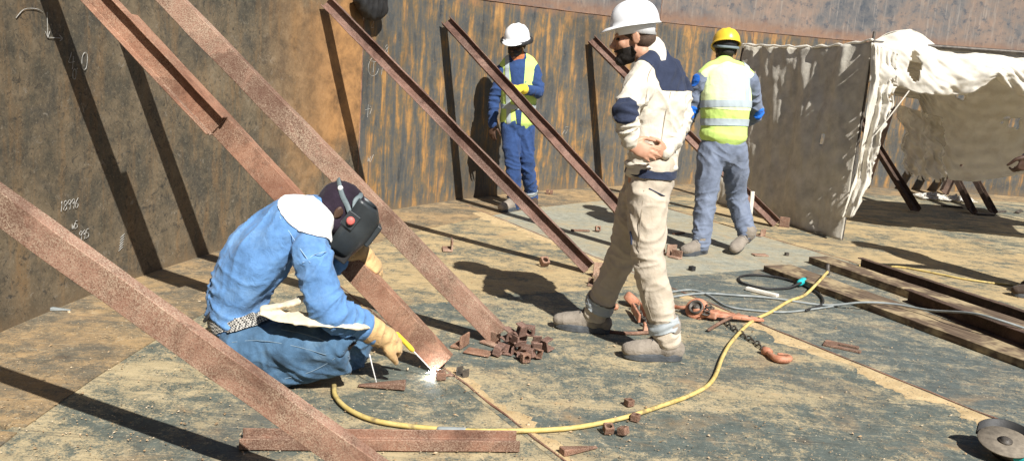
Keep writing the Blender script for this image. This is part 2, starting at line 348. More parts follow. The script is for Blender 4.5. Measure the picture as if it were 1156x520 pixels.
def ell(c, r, mat=None, n=14, m=9):
    V, F = [], []; mt = mat or Matrix.Identity(3)
    for i in range(m+1):
        ph = math.pi*i/m
        for k in range(n):
            th = 2*math.pi*k/n; V.append(Vector(c)+mt @ Vector((r[0]*math.sin(ph)*math.cos(th), r[1]*math.sin(ph)*math.sin(th), r[2]*math.cos(ph))))
    for i in range(m):
        for k in range(n):
            k2 = (k+1) % n; a, b, cc, d = i*n+k, i*n+k2, (i+1)*n+k2, (i+1)*n+k
            F.append((a, d, cc, b))
    bm = bmesh.new(); vs = [bm.verts.new(v) for v in V]
    for f in F:
        try: bm.faces.new([vs[i] for i in f])
        except ValueError: pass
    bmesh.ops.remove_doubles(bm, verts=bm.verts, dist=1e-6); bmesh.ops.recalc_face_normals(bm, faces=bm.faces)
    bm.verts.index_update(); V = [v.co.copy() for v in bm.verts]; F = [tuple(v.index for v in f.verts) for f in bm.faces]; bm.free()
    return V, F
def fuse(shapes, voxel=.008, smooth=3):
    me = mesh_of(*merge(*shapes)); ob = bpy.data.objects.new('tmp', me); COL.objects.link(ob)
    md = ob.modifiers.new('r', 'REMESH'); md.mode = 'VOXEL'; md.voxel_size = voxel
    if smooth: ms = ob.modifiers.new('s', 'SMOOTH'); ms.factor = .5; ms.iterations = smooth
    dg = bpy.context.evaluated_depsgraph_get(); res = bpy.data.meshes.new_from_object(ob.evaluated_get(dg))
    bpy.data.objects.remove(ob); bpy.data.meshes.remove(me)
    res.polygons.foreach_set('use_smooth', [True]*len(res.polygons)); return res
def wrinkle(me, src, seed=0, rough=.004):
    """push creases into cloth: src = list of (centre, direction across the folds, reach, wavelength, depth)"""
    n = len(me.vertices); co = np.empty(n*3); me.vertices.foreach_get('co', co); co = co.reshape(-1, 3)
    nm = np.empty(n*3); me.vertices.foreach_get('normal', nm); nm = nm.reshape(-1, 3)
    off = Vector((seed*3.7, seed*1.3, 0))
    w1 = np.array([noise.noise(Vector(p)*7+off) for p in co]); w2 = np.array([noise.noise(Vector(p)*17+off*2) for p in co])
    d = w1*rough*1.6+w2*rough*.6
    for k, (c, a, reach, lam, amp) in enumerate(src):
        c = np.array(c); av = Vector(a).normalized(); bv = av.orthogonal().normalized(); cv = av.cross(bv); q = co-c
        g = np.exp(-(q*q).sum(1)/reach**2); idx = np.nonzero(g > .04)[0]
        if not len(idx): continue
        qq = q[idx]; X = qq@np.array(av)/lam; Y = qq@np.array(bv)/(lam*4.2); Z = qq@np.array(cv)/(lam*4.2)
        X = X+w1[idx]*.35
        r = np.array([noise.noise(Vector((x+k*7.3, y+seed*2.9, z))) for x, y, z in zip(X, Y, Z)])
        rid = np.clip(1-np.abs(r)*3.2, -.4, 1); rid = np.where(rid > 0, rid**1.35, rid*.6)
        d[idx] += amp*1.25*g[idx]*(rid-.12)
    co = co+nm*d[:, None]; me.vertices.foreach_set('co', co.ravel()); me.update(); return me
def extract(me, planes, offset=.003):
    """copy the piece of a mesh inside all half spaces (point, inward normal), lifted by offset"""
    bm = bmesh.new(); bm.from_mesh(me)
    for p, nrm in planes:
        bmesh.ops.bisect_plane(bm, geom=bm.verts[:]+bm.edges[:]+bm.faces[:], plane_co=Vector(p), plane_no=Vector(nrm), clear_inner=True)
    bm.normal_update()
    nn = [v.normal.copy() for v in bm.verts]
    for v, q in zip(bm.verts, nn): v.co += q*offset
    out = bpy.data.meshes.new('x'); bm.to_mesh(out); bm.free()
    if len(out.polygons): out.polygons.foreach_set('use_smooth', [True]*len(out.polygons))
    return out
def xf(shape, mt):
    return [mt @ Vector(v) for v in shape[0]], shape[1]
def frame(c, f, u):
    f = Vector(f).normalized(); u = Vector(u); x = f.cross(u).normalized(); u = x.cross(f)
    return Matrix(((x.x, f.x, u.x, c[0]), (x.y, f.y, u.y, c[1]), (x.z, f.z, u.z, c[2]), (0, 0, 0, 1)))
def tube(P, r, sub=8, n=8): return mesh_of(*limb(P, [r]*len(P), None, n, sub))
def lathe(prof, c, ax, n=20):
    ax = Vector(ax).normalized(); x = ax.orthogonal().normalized(); y = ax.cross(x); V, F = [], []
    for r, h in prof:
        for k in range(n):
            th = 2*math.pi*k/n; V.append(Vector(c)+ax*h+x*r*math.cos(th)+y*r*math.sin(th))
    for i in range(len(prof)-1):
        for k in range(n): F.append((i*n+k, i*n+(k+1) % n, (i+1)*n+(k+1) % n, (i+1)*n+k))
    F.append(tuple(range(n))[::-1]); F.append(tuple((len(prof)-1)*n+k for k in range(n)))
    return V, F

# ------------------------------------------------------------------ the tank shell
def wp(th, z, inset=0.0): return Vector((TCX+(TR-inset)*math.cos(th), TCY+(TR-inset)*math.sin(th), z))
tank = thing('tank_wall', (TCX, TCY, 0), 'curved rusty steel wall of the open storage tank, plates stacked in two courses', 'wall')
NP = 10; STEP = 2*math.pi/NP
def shell_plate(th0, z0, z1, mat, inset):
    nu, nv = 40, 10; V, F = [], []
    for j in range(nv+1):
        for i in range(nu+1):
            th = th0+.0006+(STEP-.0012)*i/nu; z = z0+(z1-z0)*j/nv
            wob = .006*noise.noise(Vector((th*9, z*1.6, 3.3)))+.004*math.exp(-(min(i, nu-i)/2.0)**2)
            if j in (0, nv): wob *= .3
            V.append(wp(th, z, inset+wob))
    for j in range(nv):
        for i in range(nu): F.append((j*(nu+1)+i, (j+1)*(nu+1)+i, (j+1)*(nu+1)+i+1, j*(nu+1)+i+1))
    me = mesh_of(V, F, False); uvl = me.uv_layers.new(name='UVMap')
    uvc = [(th0*TR+STEP*TR*(k % (nu+1))/nu, z0+(z1-z0)*(k//(nu+1))/nv) for k in range(len(V))]
    for lp in me.loops: uvl.data[lp.index].uv = uvc[lp.vertex_index]
    o = part('wall_plate', me, mat, tank)
    md = o.modifiers.new('thickness', 'SOLIDIFY'); md.thickness = .010; md.offset = -1
    return o
def weld(th0, z0, th1, z1, r=.006):
    n = 60; P = []
    for i in range(n+1):
        t = i/n; P.append(wp(th0+(th1-th0)*t, z0+(z1-z0)*t, .004+.001*math.sin(i*2.1)))
    part('weld_bead', mesh_of(*limb(P, [r*(1+.25*math.sin(i*1.7)) for i in range(n+1)], None, 6, 1)), 'rust', tank)
thA = ang(wl(407, 110)); thB = ang(wl(746, 12))             # vertical seams seen in the photograph
for k in range(NP):
    a = thA+STEP*k
    left = k in (0, 1, 2, 3)
    shell_plate(a, -.02, COURSE, 'wall_m' if left else 'wall_s', 0.0); weld(a, 0, a, COURSE, .005)
    b = thB+STEP*k
    shell_plate(b, COURSE+.002, 2*COURSE, 'wall_u', .003); weld(b, COURSE, b, 2*COURSE, .005); weld(b, COURSE, b+STEP, COURSE, .004)

# chalk marks: strokes of a small hand, lying on the shell
GL = {'0': [[(0, .3), (.1, 0), (.4, 0), (.5, .4), (.45, .9), (.2, 1), (0, .7), (0, .3)]], '1': [[(.2, .8), (.3, 1), (.25, 0)]],
      '4': [[(.22, 1), (.12, .7), (0, .42), (.25, .40), (.55, .45)], [(.42, .75), (.40, .4), (.38, 0)]], '8': [[(.25, .5), (0, .75), (.25, 1), (.48, .75), (.25, .5), (0, .2), (.25, 0), (.5, .25), (.25, .5)]],
      '9': [[(.45, .7), (.2, .5), (0, .75), (.25, 1), (.45, .75), (.4, 0)]], '6': [[(.4, 1), (.05, .5), (.1, .05), (.4, .05), (.45, .4), (.1, .45)]],
      '5': [[(.45, 1), (.1, 1), (.05, .6), (.4, .55), (.45, .15), (.05, .02)]], '2': [[(.02, .8), (.25, 1), (.45, .75), (.05, 0), (.5, .03)]],
      '.': [[(.2, .0), (.24, .05)]], 'T': [[(0, 1), (.5, .96)], [(.25, 1), (.25, 0)]], 'w': [[(0, .7), (.1, 0), (.25, .5), (.4, 0), (.55, .8)]], '/': [[(0, 0), (.4, 1)]]}
chalk_i = 0
def chalk_strokes(strokes, u, v, h, slant, label):
    """strokes in units of the letter height h (metres), base at photograph point u,v"""
    p = wl(u, v); th0, z0 = ang(p), p.z; S = []
    for st in strokes:
        P = []
        for k, (x, y) in enumerate(st):
            x += slant*y; P.append(wp(th0-(x*h)/TR, z0+y*h, .0055))
        C = catmull(P, 3); V, F = [], []
        S.append(limb(C, [.0015+.0005*math.sin(i*1.3) for i in range(len(C))], None, 5, 1))
    solo('chalk_mark', mesh_of(*merge(*S)), 'chalk', p, label, 'chalk mark', 'chalk marks on the tank wall')
def word(txt, gap=.75):
    out = []
    for i, ch in enumerate(txt): out += [[(x+i*gap, y) for x, y in st] for st in GL.get(ch, [])]
    return out
chalk_strokes(word('4.0', .62), 76, 78, .085, .12, 'white chalk number 4.0 high on the mottled left wall')
chalk_strokes(word('0'), 81, 89, .05, .1, 'small chalk zero just below the number 4.0 on the wall')
chalk_strokes([[(.0, 0), (0, -1.1)], [(-.15, -.85), (0, -1.1), (.14, -.85)], [(0, -1.1), (1.0, -1.12)], [(.8, -.98), (1.0, -1.12), (.82, -1.24)]], 52, 14, .11, 0, 'chalk corner of a down arrow and a right arrow, top left of the wall')
chalk_strokes([[(0, 0), (.5, .35), (1.2, .4), (1.6, .3)]], 17, 20, .12, 0, 'faint curved chalk line in the top left corner of the wall')
chalk_strokes(word('18996', .6), 66, 239, .052, .15, 'chalk number 18996 low on the wall above the nearest beam')
chalk_strokes(word('w5', .62), 80, 259, .04, .15, 'tiny chalk letters over the number 995 beside the nearest beam')
chalk_strokes(word('995', .6), 88, 271, .048, .15, 'chalk number 995 low on the wall touching the nearest beam')
for q in range(1): chalk_strokes([[(0, .2*i), (.5, .2*i+.25), (.15, .2*i+.1)] for i in range(6)], 133, 283, .075, .25, 'chalk scribble low on the wall left of the broad shadow foot')
chalk_strokes([[(.5+.55*math.cos(a), .5+.6*math.sin(a)) for a in np.linspace(.3, 6.1, 12)]]+[[(x+.25, y*.7+.15) for x, y in st] for st in GL['T']]+[[(x+1.15, y) for x, y in st] for st in GL['1']], 415, 84, .13, .08, 'large circled chalk letter T beside the orange seam')
chalk_strokes(word('2'), 418, 31, .07, .1, 'small chalk figure 2 under the black shadow shape')
chalk_strokes(word('8'), 434, 60, .07, .1, 'small chalk figure 8 right of the circled letter')
chalk_strokes(word('w/'), 414, 183, .06, .2, 'chalk scribble low on the wall above the welding helmet')
chalk_strokes([[(0, 0), (.9, .1)], [(.5, .6), (.45, -.9)], [(.9, -.5), (1.2, .2), (.8, .4)]], 412, 124, .07, 0, 'chalk cross and hook midway up the wall right of the seam')
chalk_strokes([[(0, 0), (.3, .5), (.5, .1), (.8, .6)], [(.2, .8), (.7, .9)]], 634, 152, .10, .2, 'pale chalk scrawl on the wall right of the man with yellow glove')

# ------------------------------------------------------------------ the floor: lapped plates inside an annular ring
flo = structure('floor', mesh_of([(TCX+TR*math.cos(a), TCY+TR*math.sin(a), -.012) for a in np.linspace(0, 2*math.pi, 97)[:-1]], [tuple(range(96))], False), 'fl_a')
g0 = structure('ground', mesh_of([(-300, -300, -.03), (300, -300, -.03), (300, 300, -.03), (-300, 300, -.03)], [(0, 1, 2, 3)], False), 'ground')
dx = Vector((.515, -.857, 0)); nx = Vector((.857, .515, 0)); RING = .66
def clip(poly, p, n):
    out = []
    for i in range(len(poly)):
        a, b = poly[i], poly[(i+1) % len(poly)]; da, db = (a-p).dot(n), (b-p).dot(n)
        if da >= 0: out.append(a)
        if (da >= 0) != (db >= 0): out.append(a+(b-a)*(da/(da-db)))
    return out
def slab(poly, z0, z1):
    n = len(poly); V = [Vector((p.x, p.y, z0)) for p in poly]+[Vector((p.x, p.y, z1)) for p in poly]
    F = [tuple(range(n))[::-1], tuple(range(n, 2*n))]+[(i, (i+1) % n, n+(i+1) % n, n+i) for i in range(n)]
    return mesh_of(V, F, False)
tc = Vector((TCX, TCY, 0)); circ = [tc+Vector((math.cos(a), math.sin(a), 0))*(TR-RING) for a in np.linspace(0, 2*math.pi, 73)[:-1]]
OFF = [1.82+2.16*k for k in range(-1, 9)]
for k in range(-4, 6):
    o0, o1 = 1.82+2.16*(k-1), 1.82+2.16*k
    cuts = [-14.4, -10.2, -4.75 if k == 2 else (-4.62 if k == 1 else -5.6), 1.1, 6.6, 12] if k != 3 else [-14, -8.8, -3.2, 2.6, 8, 13]
    for j in range(len(cuts)-1):
        t0, t1 = cuts[j], cuts[j+1]
        poly = [nx*o0+dx*t0, nx*o0+dx*t1, nx*(o1+.03)+dx*t1, nx*(o1+.03)+dx*t0]
        for c0, c1 in zip(circ, circ[1:]+circ[:1]):
            e = c1-c0; poly = clip(poly, c0, Vector((-e.y, e.x, 0)))
            if len(poly) < 3: break
        if len(poly) < 3: continue
        A = sum((poly[i].x*poly[(i+1) % len(poly)].y-poly[(i+1) % len(poly)].x*poly[i].y) for i in range(len(poly)))
        if abs(A) < .02: continue
        if A < 0: poly = poly[::-1]
        mt = {0: 'fl_a', 1: 'fl_b', 2: 'fl_c', 3: 'fl_b'}.get(k, 'fl_a')
        if k == 2 and t1 <= -4.7: mt = 'fl_d'
        if k == 1 and t0 >= -4.7: mt = 'fl_f'
        if k == 2 and t0 >= -4.8: mt = 'fl_c'
        z1 = .0005+.0022*(j % 2)+.0022*((k+4)/3)*(1 if k > 0 else .6)
        me = slab(poly, -.011, z1); o = part('floor_plate', me, mt, flo)
for k in range(18):
    a0, a1 = 2*math.pi*k/18+.003, 2*math.pi*(k+1)/18; p = [wp(a0+(a1-.003-a0)*i/6, 0, -.012) for i in range(7)]+[wp(a1-.003-(a1-.003-a0)*i/6, 0, RING+.05) for i in range(7)]
    part('annular_plate', slab(p[::-1] if False else p, -.011, .0085+.0006*(k % 2)), 'fl_e', flo)
# drifts of sand caught along the lapped seams
def drift(o, t0, t1, w, seed, side=1):
    V, F = [], []; n = 160
    for i in range(n+1):
        t = t0+(t1-t0)*i/n; ww = w*(.30+1.3*abs(noise.noise(Vector((t*1.7, seed, 0))))+.45*noise.noise(Vector((t*7, seed, 1)))+.3*noise.noise(Vector((t*23, seed, 1))))
        c = nx*o+dx*t
        for q, (s, z) in enumerate(((-.012, .0085), (.15, .0115), (.55, .0095), (1.0, .0045))): V.append(c+nx*(s*ww*side)+Vector((0, 0, z)))
    for i in range(n):
        for q in range(3):
            f = (i*4+q, i*4+q+1, (i+1)*4+q+1, (i+1)*4+q); F.append(f if side > 0 else f[::-1])
    s = structure('sand_drift', mesh_of(V, F), 'sand', 'stuff'); s['label'] = 'thin drift of orange sand along a floor seam'
def seam_bead(o, t0, t1):
    P = [nx*(o+.004*math.sin(i*1.9))+dx*(t0+(t1-t0)*i/70)+Vector((0, 0, .007)) for i in range(71)]
    part('weld_bead', mesh_of(*limb(P, [.005+.0016*math.sin(i*2.3) for i in range(71)], None, 6, 1)), 'rust', flo)
seam_bead(1.82+.028, -7.5, 1.0); seam_bead(3.98+.028, -7.6, .5); seam_bead(6.14+.028, -8, 0)
drift(3.99, -4.3, 0.2, -.16, 3.1); drift(1.85, -3.6, .5, .13, 8.8); drift(3.99, -7.2, -5.0, -.2, 1.4)

# loose flakes and grit
V, F = [], []
for i in range(5200):
    u = random.uniform(-40, 1190); v = random.uniform(230, 540)**1; p = gr(u, v, .0)
    if (p-tc).length > TR-.08 or p.y > 10.5: continue
    s = random.uniform(.0018, .0062)*(1.0 if random.random() < .96 else 2.0); a = random.uniform(0, 6.28); z = .0105+random.uniform(0, .003)
    e1 = Vector((math.cos(a), math.sin(a), random.uniform(-.4, .4)))*s; e2 = Vector((-math.sin(a), math.cos(a), random.uniform(-.4, .4)))*s*random.uniform(.4, .9)
    c = Vector((p.x, p.y, z)); n0 = len(V); V += [c-e1, c+e2, c+e1*.9, c-e2*.8, c+Vector((0, 0, s*.45))]; F += [(n0, n0+3, n0+4), (n0+3, n0+2, n0+4), (n0+2, n0+1, n0+4), (n0+1, n0, n0+4)]
fk = structure('rust_flakes', mesh_of(V, F, False), None, 'stuff'); fk.data.materials.append(pm('rust_flake', [(.35, (.10, .075, .05)), (.5, (.34, .22, .11)), (.66, (.54, .45, .32))], 30, .9, bump=0))

# ------------------------------------------------------------------ prop beams
def channel(Fp, Tp, depth, flange, open_dir, t=.008, roll=0.0):
    Fp, Tp = Vector(Fp), Vector(Tp); a = (Tp-Fp).normalized(); n = Vector(open_dir); n = (n-a*n.dot(a)).normalized()
    if roll: n = Matrix.Rotation(roll, 3, a) @ n
    m = a.cross(n); h = depth/2; w = flange
    sec = [(-h, 0), (h, 0), (h, w), (h-t, w), (h-t, t*1.4), (-h+t, t*1.4), (-h+t, w), (-h, w)]
    nseg = max(4, int((Tp-Fp).length/.055)); V, F = [], []; sdv = Fp.x*3.1+Fp.y
    for i in range(nseg+1):
        c = Fp.lerp(Tp, i/nseg)
        for kk, (mm, nn) in enumerate(sec):
            e1, e2 = noise.noise(Vector((i*.9, kk//2*5.1, sdv)))*.0016, noise.noise(Vector((i*.23, kk//4*3.3, sdv+4)))*.003
            V.append(c+m*(mm+e1+e2)+n*(nn-w/2+noise.noise(Vector((i*.7, kk*2.7, sdv+9)))*.0014))
    for i in range(nseg):
        for k in range(8): F.append((i*8+k, i*8+(k+1) % 8, (i+1)*8+(k+1) % 8, (i+1)*8+k))
    e = nseg*8
    caps = [(0, 1, 4, 5), (1, 2, 3, 4), (0, 5, 6, 7)]
    F += [tuple(q)[::-1] for q in caps]+[tuple(e+i for i in q) for q in caps]
    bm = bmesh.new(); vs = [bm.verts.new(v) for v in V]
    for f in F: bm.faces.new([vs[i] for i in f])
    bmesh.ops.recalc_face_normals(bm, faces=bm.faces); me = bpy.data.meshes.new('c'); bm.to_mesh(me); bm.free()
    return bevel(me, .0022)
def on_wall(u, v, inset=.05):
    p = wl(u, v); th = ang(p); return wp(th, p.z, inset)
def cleat(parent, pos, ax, s=1.0, mat='rust'):
    """angle cleat tacked to the floor beside a beam foot"""
    ax = Vector(ax).normalized(); y = Vector((0, 0, 1)).cross(ax); z = Vector((0, 0, 1)); p = Vector(pos)
    sh = merge(box(p+z*.008*s, ax, y, z, .045*s, .030*s, .006*s), box(p+z*.050*s-y*.024*s, ax, y, z, .043*s, .006*s, .044*s), box(p+z*.03*s+y*.012*s+ax*.03*s, ax, y, z, .008*s, .020*s, .020*s))
    return part('cleat', bevel(mesh_of(*sh, smooth=False), .002), mat, parent)
UPZ = Vector((0, 0, 1))
def beam_thing(Fp, Tp, depth, fl, od, mat, label, roll=0.0):
    t = thing('prop_beam', (Fp.x, Fp.y, .006), label, 'steel beam', 'steel beams propped against the tank wall')
    part('channel', channel(Fp, Tp, depth, fl, od, roll=roll), mat, t); return t
F0 = Vector((-.11, 2.585, .010)); T0 = wp(ang(Vector((-2.471, 2.70, 0))), 1.475, .06)
beam_thing(F0+(F0-T0).normalized()*.05, T0, .104, .050, (.02, 1, .10), 'beam1', 'thick dusty red steel beam crossing the lower left corner, nearest to the camera')
F1 = gr(501, 410, .045); T1 = on_wall(30, -84)
t1 = beam_thing(F1, F1.lerp(T1, .78), .112, .060, (.05, 1, .02), 'beam2', 'rusty spliced steel beam gripped and welded by the crouching welder')
a1 = (T1-F1).normalized(); od1 = Vector((-.05, -1, -.02)); od1 = (od1-a1*od1.dot(a1)).normalized()
s0 = F1.lerp(T1, .545)+od1*.056
part('upper_channel', channel(s0, T1+od1*.056, .120, .055, od1), 'beam2', t1, 'open upper channel bolted back to back on the lower one')
mid1 = F1.lerp(T1, .60)+od1*.03+a1.cross(od1)*-.055
part('splice_plate', bevel(mesh_of(*box(mid1, a1, od1, a1.cross(od1), .16, .03, .005), smooth=False), .002), 'beam1', t1)
part('weld_seam', mesh_of(*limb([F1+Vector((-.05+.012*i, -.055+.006*math.sin(i*2), -.036)) for i in range(9)], [.007+.002*(i % 2) for i in range(9)], None, 6, 2)), 'rust', t1)
F2 = gr(562, 378, .045); T2 = on_wall(92, -94)
t2 = beam_thing(F2, T2, .112, .060, (.05, 1, .0), 'beam1', 'pale freckled steel beam standing just behind the crouching welder')
F3 = gr(665, 302, .045); T3 = on_wall(362, 1)
t3 = beam_thing(F3, T3, .100, .055, (.28, -1, -.22), 'beam3', 'open sided channel beam whose foot stands behind the khaki man\'s boot')
cleat(t3, gr(676, 312), (1, .1, 0), 1.15, 'beam1'); cleat(t3, gr(668, 322), (.2, 1, 0), .9, 'beam1')
F4 = gr(746, 287, .045); T4 = on_wall(499, 23)
t4 = beam_thing(F4, T4, .100, .055, (.45, -1, -.22), 'beam3', 'channel beam held by the yellow glove of the man in blue')
cleat(t4, gr(756, 288), (1, .3, 0), 1.0, 'beam1')
F5 = gr(876, 252, .045); T5 = on_wall(664, 44)
t5 = beam_thing(F5, T5, .100, .055, (.45, -1, -.22), 'beam3', 'channel beam passing behind both the khaki man and the yellow hard hat man')
cleat(t5, gr(885, 256), (1, -.3, 0), 1.1, 'rust')
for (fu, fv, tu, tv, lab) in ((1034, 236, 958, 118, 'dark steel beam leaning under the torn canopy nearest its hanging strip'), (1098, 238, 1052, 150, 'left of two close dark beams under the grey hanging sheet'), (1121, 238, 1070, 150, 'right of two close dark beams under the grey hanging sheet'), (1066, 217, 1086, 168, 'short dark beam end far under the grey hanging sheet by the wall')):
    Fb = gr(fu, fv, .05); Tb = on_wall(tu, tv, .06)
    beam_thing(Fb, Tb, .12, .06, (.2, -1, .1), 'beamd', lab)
st = thing('frame_post', gr(977, 212), 'thin dark post slanting behind the cream strip of the tent', 'post')
part('pole', bevel(mesh_of(*box((gr(977, 212)+at(1006, 120, 11.6))/2, (gr(977, 212)-at(1006, 120, 11.6)).normalized(), Vector((1, 0, 0)), Vector((0, 1, 0)), (gr(977, 212)-at(1006, 120, 11.6)).length/2, .05, .02), smooth=False), .003), 'beamd', st)

# ------------------------------------------------------------------ the tarpaulin tent
def sheet(nu, nv, fn, keep=None):
    V = [Vector(fn(i/nu, j/nv)) for j in range(nv+1) for i in range(nu+1)]; F = []
    for j in range(nv):
        for i in range(nu):
            if keep is None or keep((i+.5)/nu, (j+.5)/nv): F.append((j*(nu+1)+i, j*(nu+1)+i+1, (j+1)*(nu+1)+i+1, (j+1)*(nu+1)+i))
    me = mesh_of(V, F); bm = bmesh.new(); bm.from_mesh(me)
    loose = [v for v in bm.verts if not v.link_faces]; bmesh.ops.delete(bm, geom=loose, context='VERTS'); bm.to_mesh(me); bm.free(); return me
def thick(o, t=.004):
    md = o.modifiers.new('thickness', 'SOLIDIFY'); md.thickness = t; md.offset = 0; return o
def fbm(x, y, z=0.0, o=4): return noise.fractal(Vector((x, y, z)), 1.0, 2.0, o)
def lerp_poly(P, s):
    x = s*(len(P)-1); k = min(int(x), len(P)-2); t = x-k; return P[k]*(1-t)+P[k+1]*t
def by_len(P):
    L = [0]
    for a, b in zip(P, P[1:]): L.append(L[-1]+(b-a).length)
    def f(s):
        d = s*L[-1]
        for k in range(len(P)-1):
            if d <= L[k+1] or k == len(P)-2: return P[k].lerp(P[k+1], (d-L[k])/max(L[k+1]-L[k], 1e-6))
    return f
PO = Vector((3.09, 8.18, .006)); PL = Vector((2.24, 9.95, .006))
tent = thing('tarpaulin_tent', PO, 'ragged tarpaulin shelter with grey side wall and torn cream canopy', 'tent')
topn = by_len([Vector((2.50, 10.35, 1.74)), at(838, 51, 10.0), at(880, 53, 9.5), at(920, 54, 9.1), at(955, 51, 8.72), at(985, 46, 8.42)])
pn = (PO-PL).cross(UPZ).normalized()
def panel(s, t):
    b = PL.lerp(PO, s); a = topn(s); p = a.lerp(b, t)
    d = .06*fbm(s*5, t*1.3, 1)+.05*fbm(s*1.6, t*1.6, 7)+.010*fbm(s*22, t*3, 3)+.02*math.sin(t*math.pi)*math.sin(s*9+t*2)
    d += .013*fbm(s*14+t*3, t*9, 5)*(1-t*.5)
    d *= min(1, (1-s)*8+.25)
    e = UPZ*(.018*fbm(s*16, 0, 9)*(1-t)*(1 if t < .03 else .4))
    if t > .97: e += UPZ*.012*abs(fbm(s*12, 2, 2))
    return p+pn*d+e
thick(part('side_sheet', sheet(110, 70, panel, lambda s, t: not ((abs(s-.800)/.011)**2+(abs(t-.50)/.028)**2 < 1 or False)), 'tarp', tent, 'grey tarpaulin side wall with a small hole'))
part('ridge_hem', mesh_of(*limb([topn(s/30)+UPZ*(.006+.008*math.sin(s*2.2))+pn*.01*math.sin(s*1.3) for s in range(31)], [.013+.005*math.sin(s*1.9) for s in range(31)], None, 7, 2)), 'canvas', tent, 'pale frayed hem along the top of the grey sheet')
part('post', tube([PO+Vector((.01, .03, 0)), PO+Vector((.07, .14, 1.0)), PO+Vector((.11, .26, 1.92))], .014, 3), 'steel', tent)
RA, RB = Vector((3.12, 8.2, 1.86)), Vector((6.3, 7.75, 1.86))
def Yr(u): return 8.2-.14*(u-985)/170
top_e = by_len([at(u, v, Yr(u)) for u, v in ((986, 46), (1000, 40), (1014, 35), (1028, 33), (1042, 40), (1058, 52), (1085, 55), (1120, 58), (1156, 62), (1210, 66), (1300, 72), (1420, 84))])
hem_e = by_len([at(u, v, Yr(u)-.05) for u, v in ((978, 92), (992, 100), (1008, 96), (1030, 104), (1060, 108), (1090, 107), (1108, 96), (1119, 88), (1138, 98), (1160, 114), (1215, 116), (1300, 120), (1420, 130))])
def val(s, t):
    p = top_e(s).lerp(hem_e(s), t); w = t**.6
    d = .06*math.sin(t*math.pi*.9)+(.05*fbm(s*11+t*1.0, t*.8, 2)+.02*fbm(s*30-t*5, t*2.0, 4)+.03*fbm(s*5, t*1.5, 8))*(.3+w)
    return p+Vector((0, -1, 0))*d+UPZ*(.012*fbm(s*40, 5, 5)*t)
def torn(s, t):
    x = (s-.118)/.019; y = (t-.58)/.27; return not (x*x+y*y+.5*fbm(s*60, t*7, 3) < .8)
thick(part('valance', sheet(190, 36, val, torn), 'canvas', tent, 'cream canvas valance with a torn hole near the corner'))
def roof(s, t):
    a = top_e(s); b = Vector((a.x+.35+.1*s, a.y+1.25+.5*s, 1.72)); p = a.lerp(b, t); return p+UPZ*(.03*fbm(s*9, t*4, 3)-.10*math.sin(t*math.pi)*.5)
thick(part('roof_sheet', sheet(80, 24, roof), 'canvas', tent))
le = by_len([at(984, 48, 8.12), at(982, 90, 8.11), at(975, 140, 8.10), at(966, 195, 8.08), at(958, 225, 8.06), at(952, 247, 8.05)])
re = by_len([at(1013, 60, 8.08), at(1011, 98, 8.06), at(1003, 128, 8.04), at(992, 165, 8.02), at(984, 205, 8.02), at(968, 241, 8.02)])
def strip(s, t):
    p = le(t).lerp(re(t), s); return p+Vector((0, -1, 0))*(.05*math.sin(s*math.pi*2.3+t*4)*(.4+.6*t)+.035*fbm(s*8, t*2.5, 2)+.014*fbm(s*20, t*7, 6))+Vector((1, 0, 0))*(.03*fbm(t*11, s, 1)*s)
thick(part('hanging_strip', sheet(30, 90, strip, lambda s, t: not (s > .8 and fbm(t*30, s*3, 8) > .22)), 'canvas', tent, 'cream cloth hanging down the front post'))
def Yc(u): return 9.45-.1*(u-1040)/120
c_top = by_len([at(u, v, Yc(u)) for u, v in ((1004, 62), (1040, 64), (1090, 68), (1156, 70), (1300, 80))])
c_hem = by_len([at(u, v, Yc(u)) for u, v in ((1010, 108), (1038, 112), (1050, 150), (1060, 178), (1071, 203), (1100, 205), (1130, 200), (1156, 196), (1225, 200), (1300, 204))])
def curt(s, t):
    p = c_top(s).lerp(c_hem(s), t); return p+Vector((0, -1, 0))*(.05*fbm(s*8+t, t*4, 11)+.025*fbm(s*24, t*14, 4)+.012*math.sin(t*60+s*9)*(1 if s < .5 else .4))
thick(part('back_sheet', sheet(110, 50, curt, lambda s, t: fbm(s*9+3, t*5, 6) < .62), 'canvas_g', tent, 'grey sheet hanging at the back in the shade'))
def plas(s, t):
    a = at(1012+50*s, 118+14*s, 9.25); b = at(1022+48*s, 196+26*s-18*s*s, 9.1); p = a.lerp(b, t)
    return p+Vector((0, -1, 0))*(.10*fbm(s*4, t*3, 21)+.05*fbm(s*9, t*7, 5)+.04*math.sin(s*14+t*3))+Vector((1, 0, 0))*.06*fbm(t*4, s*2, 4)
thick(part('plastic_sheet', sheet(46, 50, plas, lambda s, t: not (t > .93 and fbm(s*14, 1, 1) > 0)), 'plastic', tent, 'crumpled clear plastic sheet'), .002)
rp0, rp1 = at(1026, 103, 8.0), at(988, 152, 8.0)
part('stay_rod', tube([rp0, (rp0+rp1)/2+Vector((0, 0, -.005)), rp1], .006, 3), 'canvas', tent)
part('front_rail', tube([RA+UPZ*-.03, (RA+RB)/2+UPZ*-.03, RB+UPZ*-.03], .018, 3), 'steel', tent)
part('corner_post', tube([Vector((6.25, 7.8, 0)), Vector((6.25, 7.8, 1.85))], .02, 1), 'steel', tent)
part('back_post', tube([Vector((6.4, 9.6, 0)), Vector((6.4, 9.6, 1.75))], .02, 1), 'steel', tent)
part('back_post', tube([PL+Vector((.05, .05, 0)), Vector((2.41, 10.1, 1.72))], .016, 1), 'steel', tent)
pb = gr(1062, 226); 
